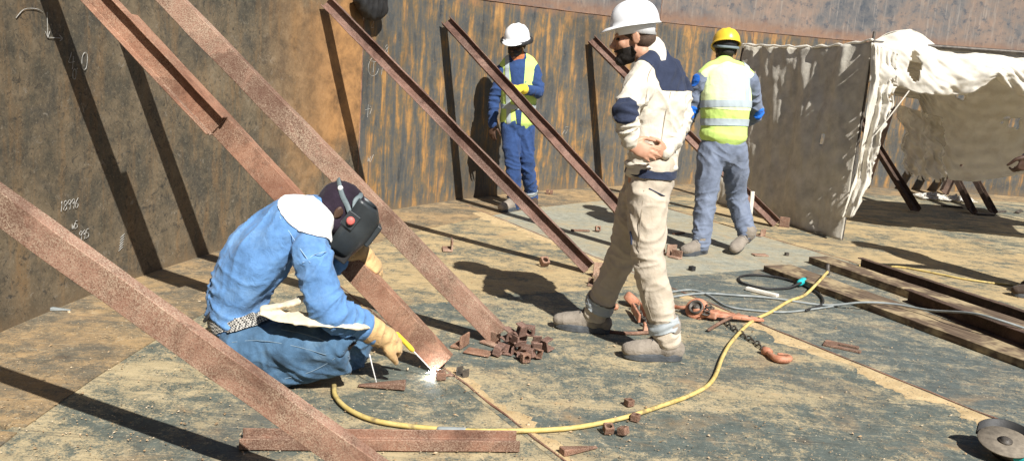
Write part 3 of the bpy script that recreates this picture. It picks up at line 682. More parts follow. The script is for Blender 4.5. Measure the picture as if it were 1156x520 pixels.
def crump(s, t):
    p = pb+Vector((-.32+.75*s, -.16+.32*t, 0)); return p+Vector((.05*fbm(s*6, t*6, 1), .05*fbm(s*6, t*6, 2), .03+.14*abs(fbm(s*5, t*4, 3))*math.sin(math.pi*t)*math.sin(math.pi*s)**.5))
o = solo('plastic_sheeting', sheet(50, 26, crump), 'plastic', pb, 'crumpled clear plastic lying on the floor under the canopy', 'plastic sheet'); thick(o, .002)
# black lump added to stand for a cast shadow high on the wall
bp = wl(409, 2); bth = ang(bp); bt = thing('shadow_lump', wp(bth, bp.z-.2, .05), 'black lump standing for a cast shadow high on the wall, cut by the top edge', 'shadow shape')
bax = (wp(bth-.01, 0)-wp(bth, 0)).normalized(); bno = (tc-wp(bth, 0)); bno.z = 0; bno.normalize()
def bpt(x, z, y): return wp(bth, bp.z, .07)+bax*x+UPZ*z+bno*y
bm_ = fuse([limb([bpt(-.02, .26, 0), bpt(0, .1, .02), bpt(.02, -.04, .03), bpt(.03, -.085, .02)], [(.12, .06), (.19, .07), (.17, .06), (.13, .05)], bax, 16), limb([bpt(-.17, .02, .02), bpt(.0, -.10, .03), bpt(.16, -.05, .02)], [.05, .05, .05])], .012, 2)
part('shadow_body', wrinkle(bm_, [(bpt(0, 0, 0), bax, .25, .07, .012)], 4, .006), 'black', bt)
part('strap', tube([bpt(-.06, .28, 0), bpt(-.04, .42, -.02), bpt(.04, .42, -.02), bpt(.06, .28, 0)], .012, 5), 'black', bt)  # loop added on top of the shadow lump

# ------------------------------------------------------------------ planks and steel lying on the right
def lying(name, p0, p1, w, h, mat, label, cat, z0=.009, kind='plank', group=None):
    p0, p1 = Vector((p0[0], p0[1], z0)), Vector((p1[0], p1[1], z0)); a = (p1-p0).normalized(); y = UPZ.cross(a); L = (p1-p0).length
    if kind == 'plank':
        n = 24; V, F = [], []
        for i in range(n+1):
            c = p0+a*(L*i/n); q = .004*noise.noise(Vector((i*.6, w*9, 1))); k = .005*noise.noise(Vector((i*.9, 4, w)))
            for sy, sz in ((0, 0), (1, 0), (1, 1), (0, 1)): V.append(c+y*(w*sy+q)+UPZ*(h*sz+k*sz))
        for i in range(n):
            for k in range(4): F.append((i*4+k, (i+1)*4+k, (i+1)*4+(k+1) % 4, i*4+(k+1) % 4))
        F += [(0, 1, 2, 3), (n*4+3, n*4+2, n*4+1, n*4)]
        bm = bmesh.new(); vs = [bm.verts.new(v) for v in V]
        for f in F: bm.faces.new([vs[i] for i in f])
        bmesh.ops.recalc_face_normals(bm, faces=bm.faces); me = bpy.data.meshes.new('p'); bm.to_mesh(me); bm.free(); bevel(me, .003)
    else:
        me = channel(p0+UPZ*h/2, p1+UPZ*h/2, h if kind == 'side' else w, w if kind == 'side' else h, -y if kind == 'side' else UPZ)
    o = solo(name, me, mat, (p0.x, p0.y, z0), label, cat, group)
    return o
def rotmat_coords(o, a):
    """turn a plank's own axes along its length so that its grain runs with it"""
    ang_ = math.atan2(a[1], a[0])-math.pi/2; o.data.transform(Matrix.Rotation(-ang_, 4, 'Z')); o.rotation_euler = (0, 0, ang_)
dA = (.44, -.90); 
o = lying('plank', (1.94, 6.63), (3.25, 3.95), .27, .045, 'wood', 'wide weathered wooden plank, nearest of the lengths lying on the right', 'plank'); rotmat_coords(o, dA)
o = lying('plank', (2.42, 7.05), (3.60, 4.45), .20, .055, 'wood', 'second wooden plank on the right, the one reached by the yellow hose end', 'plank'); rotmat_coords(o, dA)
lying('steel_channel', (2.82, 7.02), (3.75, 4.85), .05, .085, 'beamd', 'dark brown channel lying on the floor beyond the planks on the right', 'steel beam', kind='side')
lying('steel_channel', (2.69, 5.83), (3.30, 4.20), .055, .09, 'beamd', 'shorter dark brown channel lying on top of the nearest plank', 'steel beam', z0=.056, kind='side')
lying('steel_channel', (-.95, 3.075), (.085, 3.235), .10, .045, 'rust', 'rusty channel lying on the floor under the foot of the nearest beam', 'steel beam', kind='flat')
bw = structure
# forked plate
fp = gr(948, 391); fa = Vector((.88, -.47, 0)).normalized(); fb = UPZ.cross(fa)
sh = merge(box(fp-fa*.05, fa, fb, UPZ, .035, .055, .004), box(fp+fa*.04+fb*.04, fa, fb, UPZ, .058, .016, .0038), box(fp+fa*.05-fb*.035, fa, fb, UPZ, .070, .018, .0042))
solo('forked_plate', mesh_of(*[[v+UPZ*.006 for v in sh[0]], sh[1]], smooth=False), 'rust', fp, 'flat forked rusty plate lying alone on the floor before the planks', 'steel plate')

# ------------------------------------------------------------------ hoses and cables
def hose(name, pts, r, mat, label, cat, lift=None, n=9):
    P = [gr(u, v, .009+r) for u, v in pts]
    if lift:
        for k, z in lift.items(): P[k] = gr(*pts[k], z+r+.009)
    return solo(name, tube(P, r, 9, n), mat, P[0], label, cat)
yh = [(377, 434), (379, 447), (396, 463), (432, 476), (500, 484), (560, 486), (640, 483), (700, 472), (745, 458), (785, 443), (805, 428), (816, 402), (827, 384), (848, 363), (870, 352), (890, 340), (908, 333), (922, 320), (934, 307)]
hose('welding_hose', yh, .0105, 'hose_y', 'long yellow hose curving across the floor from the welder to the planks', 'hose', {17: .05, 18: .07})
jp = gr(510, 484.5, .02); solo('hose_joint', tube([jp+Vector((-.05, -.006, 0)), jp, jp+Vector((.05, .004, 0))], .0125, 3), 'hose_g', jp, 'grey tape joint on the yellow hose', 'tape joint')
jq = gr(934, 305, .075); solo('hose_plug', tube([jq+Vector((0, -.02, -.02)), jq+Vector((.005, .01, .005)), jq+Vector((.01, .03, .03))], .016, 3), 'steel', jq, 'dark plug on the raised end of the yellow hose', 'plug')
hose('cable', [(953, 300), (985, 300), (1015, 301), (1045, 306), (1085, 314), (1120, 319), (1175, 325)], .008, 'hose_y', 'thin yellow cable on the floor beyond the planks', 'cable')
hose('cable', [(745, 337), (790, 331), (830, 333), (870, 336), (930, 344), (975, 341), (1010, 343), (1050, 350), (1095, 353), (1125, 360), (1180, 378)], .0075, 'hose_g', 'long grey cable crossing the planks toward the right edge', 'cable', {5: .05, 6: .06, 7: .08, 8: .15, 9: .16, 10: .12})
hose('cable', [(752, 330), (780, 327), (800, 333), (820, 345), (850, 350), (885, 352), (915, 349), (950, 344)], .0065, 'hose_g', 'shorter grey cable curling round the orange hoist', 'cable')
bc = [(904, 319), (888, 325), (862, 325), (838, 319), (836, 312), (856, 310), (884, 314), (908, 322), (926, 333), (928, 343), (910, 350)]
hose('cable', bc, .0085, 'black', 'black cable loop ending in the teal connector', 'cable', {0: .03})
tcn = thing('cable_connector', gr(911, 313), 'teal cable connector lying at the end of the plank', 'connector')
c0, c1 = gr(903, 319, .04), gr(918, 309, .055); ca = (c1-c0).normalized()
part('grip', mesh_of(*lathe([(.012, -.02), (.022, -.01), (.024, .02), (.024, .075), (.020, .09), (.016, .11)], c0, ca, 14)), 'teal', tcn)
part('pin', mesh_of(*lathe([(.010, .105), (.012, .11), (.012, .15), (.008, .155)], c0, ca, 10)), 'black', tcn)

# ------------------------------------------------------------------ lever hoists
def torus_link(c, a, b, L, w, r):
    P = []
    for k in range(14):
        th = 2*math.pi*k/14; P.append(Vector(c)+Vector(a)*(math.cos(th)*L)+Vector(b)*(math.sin(th)*w))
    V, F = [], []; n = 6
    for i, p in enumerate(P):
        t = (P[(i+1) % 14]-P[i-1]).normalized(); x = Vector(a).cross(Vector(b)).normalized(); y = t.cross(x)
        for k in range(n): V.append(p+x*r*math.cos(2*math.pi*k/n)+y*r*math.sin(2*math.pi*k/n))
    for i in range(14):
        for k in range(n): F.append((i*n+k, ((i+1) % 14)*n+k, ((i+1) % 14)*n+(k+1) % n, i*n+(k+1) % n))
    return V, F
def hook(parent, p, d, s=1.0, mat='orange'):
    d = Vector(d).normalized(); y = UPZ.cross(d); P = [p]
    for k in range(9):
        th = math.pi*(1.02-k*.165); P.append(p+d*(.075*s+.040*s*math.sin(th))+y*(.0+.040*s*math.cos(th))+UPZ*.002)
    P[0] = p-d*.01
    part('hook', mesh_of(*limb([P[0], p+d*.03*s-y*.02*s]+P[1:], [.012*s, .013*s]+[.016*s, .018*s, .018*s, .017*s, .015*s, .013*s, .011*s, .008*s, .006*s], None, 9, 3)), mat, parent)
    part('swivel', mesh_of(*lathe([(.010*s, -.03*s), (.020*s, -.025*s), (.022*s, 0), (.016*s, .018*s)], p, d, 12)), mat, parent)
h1 = thing('lever_hoist', gr(787, 347), 'orange lever hoist with chain and hook lying behind the yellow hose', 'hoist', 'lever hoists on the floor')
hc = gr(787, 349, .05); ha = Vector((.86, -.5, 0)).normalized(); hy = UPZ.cross(ha); hz = UPZ
ax_t = (hy*-.8+UPZ*.6).normalized()
part('gear_housing', bevel(mesh_of(*lathe([(.060, -.035), (.072, -.028), (.072, .012), (.060, .022), (.040, .024)], hc, ax_t, 22)), .002), 'orange', h1)
part('brake_wheel', mesh_of(*lathe([(.026, .024), (.046, .026), (.046, .042), (.036, .046), (.034, .032), (.016, .032), (.014, .05), (.006, .052)], hc, ax_t, 18)), 'steel', h1)
part('side_plate', bevel(mesh_of(*box(hc+ha*.06+UPZ*-.006, ha, hy, hz, .075, .045, .022), smooth=False), .008, 2), 'orange', h1)
lv0 = hc+ha*.10-hy*.01; lv1 = gr(862, 361, .025)
la = (lv1-lv0).normalized(); ly = UPZ.cross(la).normalized()
V = []; 
for (t, w, z) in ((0, .036, .014), (.35, .030, .012), (.8, .022, .010), (1.0, .016, .008)):
    c = lv0.lerp(lv1, t)
    for sy, sz in ((-1, -1), (1, -1), (1, 1), (-1, 1)): V.append(c+ly*w*sy+UPZ*z*sz)
F = [(i*4+k, i*4+(k+1) % 4, (i+1)*4+(k+1) % 4, (i+1)*4+k) for i in range(3) for k in range(4)]+[(3, 2, 1, 0), (12, 13, 14, 15)]
part('lever', bevel(mesh_of(V, F, False), .004, 2), 'orange', h1)
for t in (.72, .90): part('rivet', mesh_of(*lathe([(.007, 0), (.007, .005)], lv0.lerp(lv1, t)+UPZ*.009, UPZ, 8)), 'black', h1)
part('crank_rod', tube([gr(800, 372, .02), gr(815, 363, .03), gr(834, 354, .045)], .010, 3), 'rust', h1)
pts = [gr(818, 362, .02), gr(830, 371, .02), gr(842, 379, .02), gr(855, 387, .02), gr(866, 396, .02)]
cp = by_len(pts); nL = 13
for i in range(nL):
    c = cp(i/(nL-1)); d = (cp(min(1, i/(nL-1)+.02))-cp(max(0, i/(nL-1)-.02))).normalized(); side = UPZ.cross(d)
    b = (side*.75+UPZ*.65) if i % 2 else (side*-.65+UPZ*.75)
    part('chain_link', mesh_of(*torus_link(c, d, b.normalized(), .023, .012, .0045)), 'steel', h1)
hook(h1, gr(867, 397, .025), Vector((.55, -.8, 0)), 1.15)
part('top_hook', mesh_of(*limb([hc-ha*.06, hc-ha*.10+UPZ*-.01, hc-ha*.15+hy*.02+UPZ*-.02, hc-ha*.17+hy*-.01+UPZ*-.02, hc-ha*.15-hy*.03+UPZ*-.02], [.014, .012, .013, .012, .008], None, 8, 4)), 'orange', h1)
for i in range(9):
    d = ha*.9+hy*.3*math.sin(i); c = hc+ha*(.075+.006*math.sin(i*2))+UPZ*(.038-.008*abs(i-3))+hy*(.03-.012*i)
    part('chain_link', mesh_of(*torus_link(c, d.normalized(), (UPZ if i % 2 else hy), .018, .010, .004)), 'steel', h1)
h2 = thing('lever_hoist', gr(722, 365), 'second orange lever hoist half hidden behind the khaki man\'s legs', 'hoist', 'lever hoists on the floor')
q0 = gr(714, 338, .045); q1 = gr(733, 369, .04); qa = (q1-q0).normalized(); qy = UPZ.cross(qa)
part('gear_housing', bevel(mesh_of(*lathe([(.045, -.03), (.055, -.024), (.055, .018), (.045, .026)], q0, (qy*.6+UPZ*.8).normalized(), 20)), .002), 'orange', h2)
part('frame', bevel(mesh_of(*merge(box(q0.lerp(q1, .5)+qy*.028, qa, qy, UPZ, .13, .007, .026), box(q0.lerp(q1, .5)-qy*.028, qa, qy, UPZ, .12, .007, .026), box(q1, qa, qy, UPZ, .018, .034, .024)), smooth=False), .003), 'orange', h2)
for i in range(6): part('chain_link', mesh_of(*torus_link(q0.lerp(q1, .2+.12*i), qa, (UPZ if i % 2 else qy), .020, .011, .0045)), 'steel', h2)
part('crank_rod', tube([gr(686, 374, .012), gr(712, 376, .014), gr(742, 374, .02)], .011, 3), 'rust', h2)
hook(h2, gr(693, 346, .025), Vector((-.9, -.3, 0)), .9)

# ------------------------------------------------------------------ angle grinder in the corner
gd = gr(1131, 517); gt = thing('angle_grinder', gd, 'angle grinder with a worn disc lying in the bottom right corner', 'grinder')
gc = gd+UPZ*.075; gax = Vector((-.08, -.22, .97)).normalized()
part('cutting_disc', mesh_of(*lathe([(.010, .003), (.104, .003), (.105, .0), (.104, -.003), (.010, -.003)], gc, gax, 40)), pm('disc_grit', [(.3, (.13, .11, .085)), (.7, (.25, .21, .16))], 40, .8), gt)
part('flange_nut', mesh_of(*lathe([(.028, .003), (.028, .009), (.018, .011), (.018, .016), (.008, .016)], gc, gax, 14)), 'steel', gt)
gx = gax.orthogonal().normalized(); gx = (Vector((1, 0, 0))-gax*gax.x).normalized(); gyv = gax.cross(gx)
V, F = [], []
n = 24
for i in range(n+1):
    th = R_(-40)+R_(175)*i/n; d = gx*math.cos(th)+gyv*math.sin(th)
    for r, z in ((.112, .034), (.116, .034), (.116, -.02), (.06, -.024), (.06, -.020), (.112, -.016)): V.append(gc+d*r+gax*z)
for i in range(n):
    for k in range(6): F.append((i*6+k, i*6+(k+1) % 6, (i+1)*6+(k+1) % 6, (i+1)*6+k))
part('guard', mesh_of(V, F), 'black', gt)
b0 = gc-gax*.045; gdir = (Vector((.75, -.66, 0))-gax*Vector((.75, -.66, 0)).dot(gax)).normalized()
part('gear_head', fuse([limb([b0-gdir*.01, b0+gdir*.06], [.038, .034], None, 12), ell(b0+gax*.015, (.036, .036, .03))], .006, 2), 'steel', gt)
part('motor_body', mesh_of(*limb([b0+gdir*.05, b0+gdir*.09, b0+gdir*.19, b0+gdir*.32], [.034, .040, .036, .030], None, 14, 3)), 'teal', gt)
part('side_handle', mesh_of(*limb([b0+gdir*.03, b0+gdir*.03+gyv*.06, b0+gdir*.03+gyv*.16], [.012, .018, .020], None, 10, 3)), 'black', gt)

# ------------------------------------------------------------------ offcuts, clips and nuts on the floor
def offcut(kind, p, s, rz, tilt=0.0):
    """small steel piece standing on point p; kinds: angle, stub (short channel), nut, bar, wedge, plate"""
    m = Matrix.Translation(Vector(p)) @ Matrix.Rotation(rz, 4, 'Z') @ Matrix.Rotation(tilt, 4, 'X')
    X, Y, Z = Vector((1, 0, 0)), Vector((0, 1, 0)), UPZ
    if kind == 'angle': sh = merge(box((0, 0, .1*s), X, Y, Z, .9*s, .5*s, .1*s), box((0, -.42*s, .62*s), X, Y, Z, .88*s, .09*s, .5*s))
    elif kind == 'stub': sh = merge(box((0, 0, .1*s), X, Y, Z, .5*s, .62*s, .1*s), box((0, -.55*s, .55*s), X, Y, Z, .49*s, .09*s, .45*s), box((0, .55*s, .55*s), X, Y, Z, .48*s, .09*s, .45*s))
    elif kind == 'nut':
        V, F = [], []
        for r, z in ((.62, 0), (.62, .8), (.32, .8), (.32, 0)):
            for k in range(12):
                th = 2*math.pi*k/12+.26; q = r if r < .5 else r/max(abs(math.cos(th)), abs(math.sin(th)))**.9*.82
                V.append(Vector((q*s*math.cos(th), q*s*math.sin(th), z*s)))
        for i in range(4):
            for k in range(12): F.append((i*12+k, i*12+(k+1) % 12, ((i+1) % 4)*12+(k+1) % 12, ((i+1) % 4)*12+k))
        sh = (V, F)
    elif kind == 'bar': sh = box((0, 0, .12*s), X, Y, Z, 1.3*s, .22*s, .12*s)
    elif kind == 'wedge':
        sh = ([Vector(q)*s for q in ((-1, -.25, 0), (1, -.1, 0), (1, .1, 0), (-1, .25, 0), (-1, -.25, .35), (1, -.1, .08), (1, .1, .08), (-1, .25, .35))], [(3, 2, 1, 0), (4, 5, 6, 7), (0, 1, 5, 4), (1, 2, 6, 5), (2, 3, 7, 6), (3, 0, 4, 7)])
    else: sh = box((0, 0, .06*s), X, Y, Z, .9*s, .55*s, .06*s)
    me = mesh_of(*xf(sh, m), smooth=False)
    lo = min(v.co.z for v in me.vertices); me.transform(Matrix.Translation((0, 0, p[2]-lo)))
    return bevel(me, .04*s)
def bit(name, kind, u, v, s, rz, label, cat='offcut', tilt=0.0, z=.0095, mat='rust', group=None):
    p = gr(u, v, z); solo(name, offcut(kind, p, s, rz, tilt), mat, p, label, cat, group)
bit('steel_block', 'nut', 497, 427, .046, .3, 'square rusty block on the floor right beside the welding spot')
bit('steel_stub', 'stub', 522, 424, .040, .8, 'short dark channel stub touching the foot of the beam being welded', mat='steel')
bit('flat_bar', 'wedge', 431, 437, .105, 3.2, 'flat dark wedge lying in front of the welder\'s glove')
bit('angle_cleat', 'angle', 519, 390, .060, 1.2, 'upright angle cleat between the two beam feet', mat='beam2')
bit('steel_plate', 'plate', 540, 398, .075, -.3, 'thin loose plate between the two beam feet', mat='beam2')
bit('angle_cleat', 'angle', 553, 388, .055, 2.5, 'angle cleat leaning at the foot of the freckled beam', mat='beam1')
heap = []
hr = random.Random(5)
for q in range(26):
    lev = 0 if q < 14 else 1 if q < 22 else 2; rr = (.13, .085, .04)[lev]*math.sqrt(hr.random()); th = hr.uniform(0, 6.28)
    heap.append((hr.choice(('stub', 'nut', 'angle', 'nut', 'stub')), rr*math.cos(th)*1.15, rr*math.sin(th), hr.uniform(.028, .050), hr.uniform(0, 6.28), hr.choice((0, .4, .8, 1.3, 1.57)), .0095+.042*lev))
hpc = gr(588, 398)
for kd, px, py, sz, rz, tl, z in heap:
    p = Vector((hpc.x+px, hpc.y+py, z))
    solo({'stub': 'steel_stub', 'nut': 'steel_nut', 'angle': 'angle_cleat'}[kd], offcut(kd, p, sz, rz, tl), hr.choice(('rust', 'rust', 'beam3', 'beam1')), p, 'small rusty steel piece in the heap at the foot of the freckled beam', 'offcut', 'heap of small steel pieces')
bit('steel_nut', 'nut', 710, 457, .036, .5, 'single rusty block behind the yellow hose near the bottom edge')
bit('steel_nut', 'nut', 717, 474, .036, 1.1, 'rusty block touching the near side of the yellow hose')
bit('steel_nut', 'nut', 686, 488, .040, .2, 'left of two joined rusty blocks before the yellow hose', tilt=.3)
bit('steel_nut', 'nut', 704, 491, .038, .9, 'right of two joined rusty blocks before the yellow hose', tilt=-.3)
bit('steel_wedge', 'wedge', 654, 509, .085, .55, 'pointed rusty wedge at the bottom edge below the hose')
bit('angle_cleat', 'angle', 505, 282, .075, 1.7, 'lone upright cleat on the floor behind the freckled beam', mat='beam1')
bit('steel_nut', 'nut', 613, 300, .06, .5, 'lone rusty nut in the beam shadow left of the khaki man', tilt=.7)
bit('bolt', 'bar', 655, 261, .065, .2, 'short bolt lying on the pale plate behind the beams')
bit('steel_nut', 'nut', 674, 261, .045, .2, 'nut at the end of the bolt on the pale plate', tilt=1.2)
bit('steel_stub', 'stub', 620, 219, .05, .9, 'tiny red clip at the foot of the wall right of the man in blue')
bit('flat_bar', 'bar', 766, 264, .06, .7, 'stubby rusty bar on the pale plate before the grey trousers')
bit('steel_nut', 'nut', 781, 305, .04, .7, 'small dark nut on the floor below the grey trousers', mat='black')
bit('angle_cleat', 'angle', 858, 266, .06, .9, 'rusty cleat on the floor right of the raised shoe', mat='beam1')
bit('steel_plate', 'plate', 858, 288, .07, .2, 'small flat rusty plate beside the raised shoe', mat='beam1')
bit('steel_nut', 'nut', 888, 288, .03, .2, 'tiny dark nut on the pale floor before the tarpaulin', mat='steel')
bit('angle_cleat', 'angle', 762, 291, .055, 2.4, 'rusty cleat left of the grey trousers at a beam foot', mat='beam1')
bit('steel_plate', 'wedge', 66, 350, .06, .2, 'small heap of grey scraps at the foot of the left wall', mat='hose_g')
bit('bolt', 'bar', 860, 331, .09, -.7, 'sliver of pale wood on the floor behind the orange hoist', mat='canvas')
for k, (u, v, tl) in enumerate(((1075, 234, 0), (1112, 243, .2), (1128, 240, 0), (1150, 240, .3))): bit('steel_stub', 'bar', u, v, .10, .3*k, ['dark clip left of the two close beams under the tent', 'dark plate under the foot of the two close beams', 'dark clip right of the two close beams', 'dark block by the right edge under the tent'][k], mat='steel', tilt=tl)
wst = thing('wooden_stake', gr(845, 262), 'thin upright wooden stake beside the grey trousers', 'stake')
part('stake', bevel(mesh_of(*box((gr(845, 262)+at(850, 214, 8.25))/2, (gr(845, 262)-at(850, 214, 8.25)).normalized(), Vector((1, 0, 0)), Vector((0, 1, 0)), .185, .017, .012), smooth=False), .002), 'canvas', wst)
rg = gr(526, 222); solo('rag', fuse([ell(rg+Vector((0, 0, .05)), (.035, .03, .05)), ell(rg+Vector((.04, 0, .1)), (.025, .02, .05)), ell(rg+Vector((-.04, 0, .02)), (.05, .03, .02))], .01, 1), 'white_cloth', rg, 'small white rag at the foot of the wall beside a beam shadow', 'rag')

# ------------------------------------------------------------------ people
def head_shapes(m, s=1.0):
    sh = [ell((0, -.015, .030), (.074, .094, .086)), ell((0, .030, -.030), (.063, .062, .082)), ell((0, .044, -.074), (.047, .048, .038)), ell((0, .080, -.094), (.021, .019, .018)),
          limb([Vector((0, .088, .018)), Vector((0, .102, -.006)), Vector((0, .117, -.028))], [.008, .010, .013], None, 10, 3), ell((0, .105, -.033), (.019, .014, .010)),
          ell((.030, .080, .024), (.027, .016, .009)), ell((-.030, .080, .024), (.027, .016, .009)), ell((0, .096, -.056), (.023, .011, .006)), ell((0, .093, -.068), (.020, .012, .007)),
          ell((.042, .058, -.022), (.022, .026, .024)), ell((-.042, .058, -.022), (.022, .026, .024))]
    for q in (1, -1):
        sh.append(ell((.078*q, -.012, -.004), (.008, .021, .032))); sh.append(ell((.083*q, -.020, .004), (.006, .012, .024)))
    return [xf(x, m) for x in sh]
def hand_shapes(w, d, pn, th, curl=(.5, .7, .5), spread=.12, s=1.0, fat=1.0):
    """palm and five fingers: w wrist, d pointing direction, pn palm normal (fingers bend that way), th thumb side (+1/-1 along d x pn)"""
    w = Vector(w); d = Vector(d).normalized(); pn = Vector(pn); pn = (pn-d*pn.dot(d)).normalized(); x = d.cross(pn)*th
    sh = [limb([w-d*.03*s, w+d*.02*s, w+d*.055*s, w+d*.088*s], [(.024*s*fat, .019*s*fat), (.034*s*fat, .016*s*fat), (.041*s*fat, .015*s*fat), (.038*s*fat, .012*s*fat)], x, 14, 3)]
    for k, (off, L, r) in enumerate(((.030, .074, .0088), (.010, .083, .0092), (-.010, .077, .0088), (-.029, .060, .0078))):
        base = w+d*(.084-.006*abs(k-1.2))*s+x*off*s; dirv = (d+x*spread*(1.3-k)*.55).normalized(); P = [base-dirv*.02*s]; a = 0
        P.append(base)
        for j, fr in enumerate((.46, .30, .24)):
            a += curl[j]*(1+.10*(k-1.5)); v = dirv*math.cos(a)+pn*math.sin(a); P.append(P[-1]+v*L*fr*s)
        sh.append(limb(P, [r*s*fat*q for q in (1.1, 1.08, 1.0, .94, .80)], None, 9, 2))
    tb = w+d*.022*s+x*.030*s; td = (d*.62+x*.72+pn*.30).normalized(); t2 = (d*.88+x*.25+pn*.45).normalized()
    sh.append(limb([tb-td*.018*s, tb+td*.012*s, tb+td*.040*s, tb+td*.040*s+t2*.034*s, tb+td*.040*s+t2*.058*s], [.015*s*fat, .0155*s*fat, .012*s*fat, .0105*s*fat, .0085*s*fat], None, 10, 3))
    return sh
def hard_hat(parent, m, mat, s=1.0, strap=None, visor=.05):
    """shell with centre ridges, brim and peak, and the cradle band under it; m = head frame"""
    V, F = [], []; n = 40; rows = 13
    for j in range(rows+1):
        ph = (math.pi/2)*(j/rows)
        for k in range(n):
            th = 2*math.pi*k/n; r = math.sin(ph)**.88; x = .106*r*math.cos(th); y = .124*r*math.sin(th); z = .060+.102*math.cos(ph)**.85
            rid = .006*math.exp(-(x/.012)**2)+.004*math.exp(-((abs(x)-.045)/.010)**2); z += rid*(1-(j/rows)**4) if y < .11 else 0
            V.append(Vector((x*s, y*s-.010, .060*s+(z-.060)*s*1.12)))
    for q, (e, dz) in enumerate(((.005, -.005), (.010, -.009), (.010, -.013), (-.002, -.012), (-.008, .004))):
        for k in range(n):
            th = 2*math.pi*k/n; f = max(0, math.sin(th))**3; ee = e*(1+.0*f)+(visor*f if q in (1, 2) else visor*.45*f if q == 0 else 0)
            V.append(Vector(((.106+ee*.9)*math.cos(th)*s, (.124+ee)*math.sin(th)*s-.008, (.060+dz*.9-(.014*f if q in (1, 2) else 0))*s)))
    R = rows+6
    for j in range(R-1):
        for k in range(n): F.append((j*n+k, (j+1)*n+k, (j+1)*n+(k+1) % n, j*n+(k+1) % n))
    me = mesh_of(*xf((V, F), m)); bm = bmesh.new(); bm.from_mesh(me); bmesh.ops.remove_doubles(bm, verts=bm.verts, dist=1e-4); bmesh.ops.recalc_face_normals(bm, faces=bm.faces); bm.to_mesh(me); bm.free()
    hat = part('hard_hat', me, mat, parent); md = hat.modifiers.new('t', 'SOLIDIFY'); md.thickness = .003
    V, F = [], []
    for j, (z, e) in enumerate(((.055, -.008), (.055, -.012), (.012, -.018), (.012, -.012), (.055, -.008))):
        for k in range(n):
            th = 2*math.pi*k/n; back = max(0, -math.sin(th)); V.append(Vector(((.096+e)*math.cos(th)*s, (.113+e)*math.sin(th)*s-.010, (z-(.02*back if z < .03 else 0))*s)))
    for j in range(4):
        for k in range(n): F.append((j*n+k, (j+1)*n+k, (j+1)*n+(k+1) % n, j*n+(k+1) % n))
    part('head_band', mesh_of(*xf((V, F), m)), strap or 'black', hat)
    return hat
def boot(parent, ankle, toe, mat='boot', s=1.0, up=None, shaft=.09):
    """ankle joint centre and toe direction point; the sole lies under it"""
    a = Vector(ankle); d = Vector(toe)-a; u = Vector(up) if up else UPZ; d = (d-u*d.dot(u)).normalized(); x = d.cross(u); b = a-u*.085*s
    f = fuse([limb([a+u*shaft, a+u*.03, a-u*.02*s], [.058*s, .054*s, .056*s], None, 14, 3), limb([b-d*.060*s+u*.050*s, b+u*.058*s, b+d*.055*s+u*.062*s, b+d*.105*s+u*.052*s, b+d*.150*s+u*.048*s, b+d*.188*s+u*.044*s], [(.034*s, .046*s), (.040*s, .054*s), (.043*s, .056*s), (.047*s, .046*s), (.050*s, .042*s), (.042*s, .034*s)], x, 16, 3), limb([a+u*(shaft-.005)+d*.0, a+u*(shaft+.012)], [.062*s, .060*s], None, 14, 2)], .006, 2)
    wrinkle(f, [(a+d*.05-u*.03, d, .06, .022, .004)], 3, .002)
    p = part('boot', f, mat, parent); V = []; n = 30
    for z in (-.002, .022, .036):
        for k in range(n):
            th = 2*math.pi*k/n; c, q = math.cos(th), math.sin(th); w = (.052 if c > 0 else .043)*abs(q)**.8*(1 if q > 0 else -1)*(1-.14*math.exp(-((c+.1)/.3)**2))
            arch = .016*math.exp(-((c+.28)/.13)**4) if z < 0 else 0; spring = .014*max(0, c-.55) if z < .03 else .010*max(0, c-.55)
            V.append(b+d*(.064+.148*c*(1.02 if z == .022 else 1))*s+x*w*s*(1.05 if z == .022 else 1)+u*((z+arch+spring)*s))
    F = [tuple(range(n))[::-1], tuple(range(2*n, 3*n))]+[(r*n+k, r*n+(k+1) % n, (r+1)*n+(k+1) % n, (r+1)*n+k) for r in (0, 1) for k in range(n)]
    part('sole', bevel(mesh_of(V, F, False), .003, 1), 'sole', p)
    for q in range(4):
        c = b+d*(.062+.016*q)*s+u*(.121-.013*q)*s; part('lace', mesh_of(*limb([c-x*.026*s-u*.006, c+u*.004, c+x*.026*s-u*.006], [.0032]*3, None, 6, 3)), 'sole', p)
    return p
def torso(P, S, g=1.0, w=1.0):
    """spine points pelvis, waist, chest, upper chest, neck base; S = side direction"""
    return [limb(P[:5], [(.160*g*w, .118*g), (.150*g*w, .112*g), (.172*g*w, .124*g), (.160*g*w, .105*g), (.070*g, .068*g)], S, 22, 5)]
def shoulders(neck, L, R, r): return [limb([neck, (neck+L)/2+UPZ*.012, L], [r*.9, r*.95, r], None, 14, 3), limb([neck, (neck+R)/2+UPZ*.012, R], [r*.9, r*.95, r], None, 14, 3)]
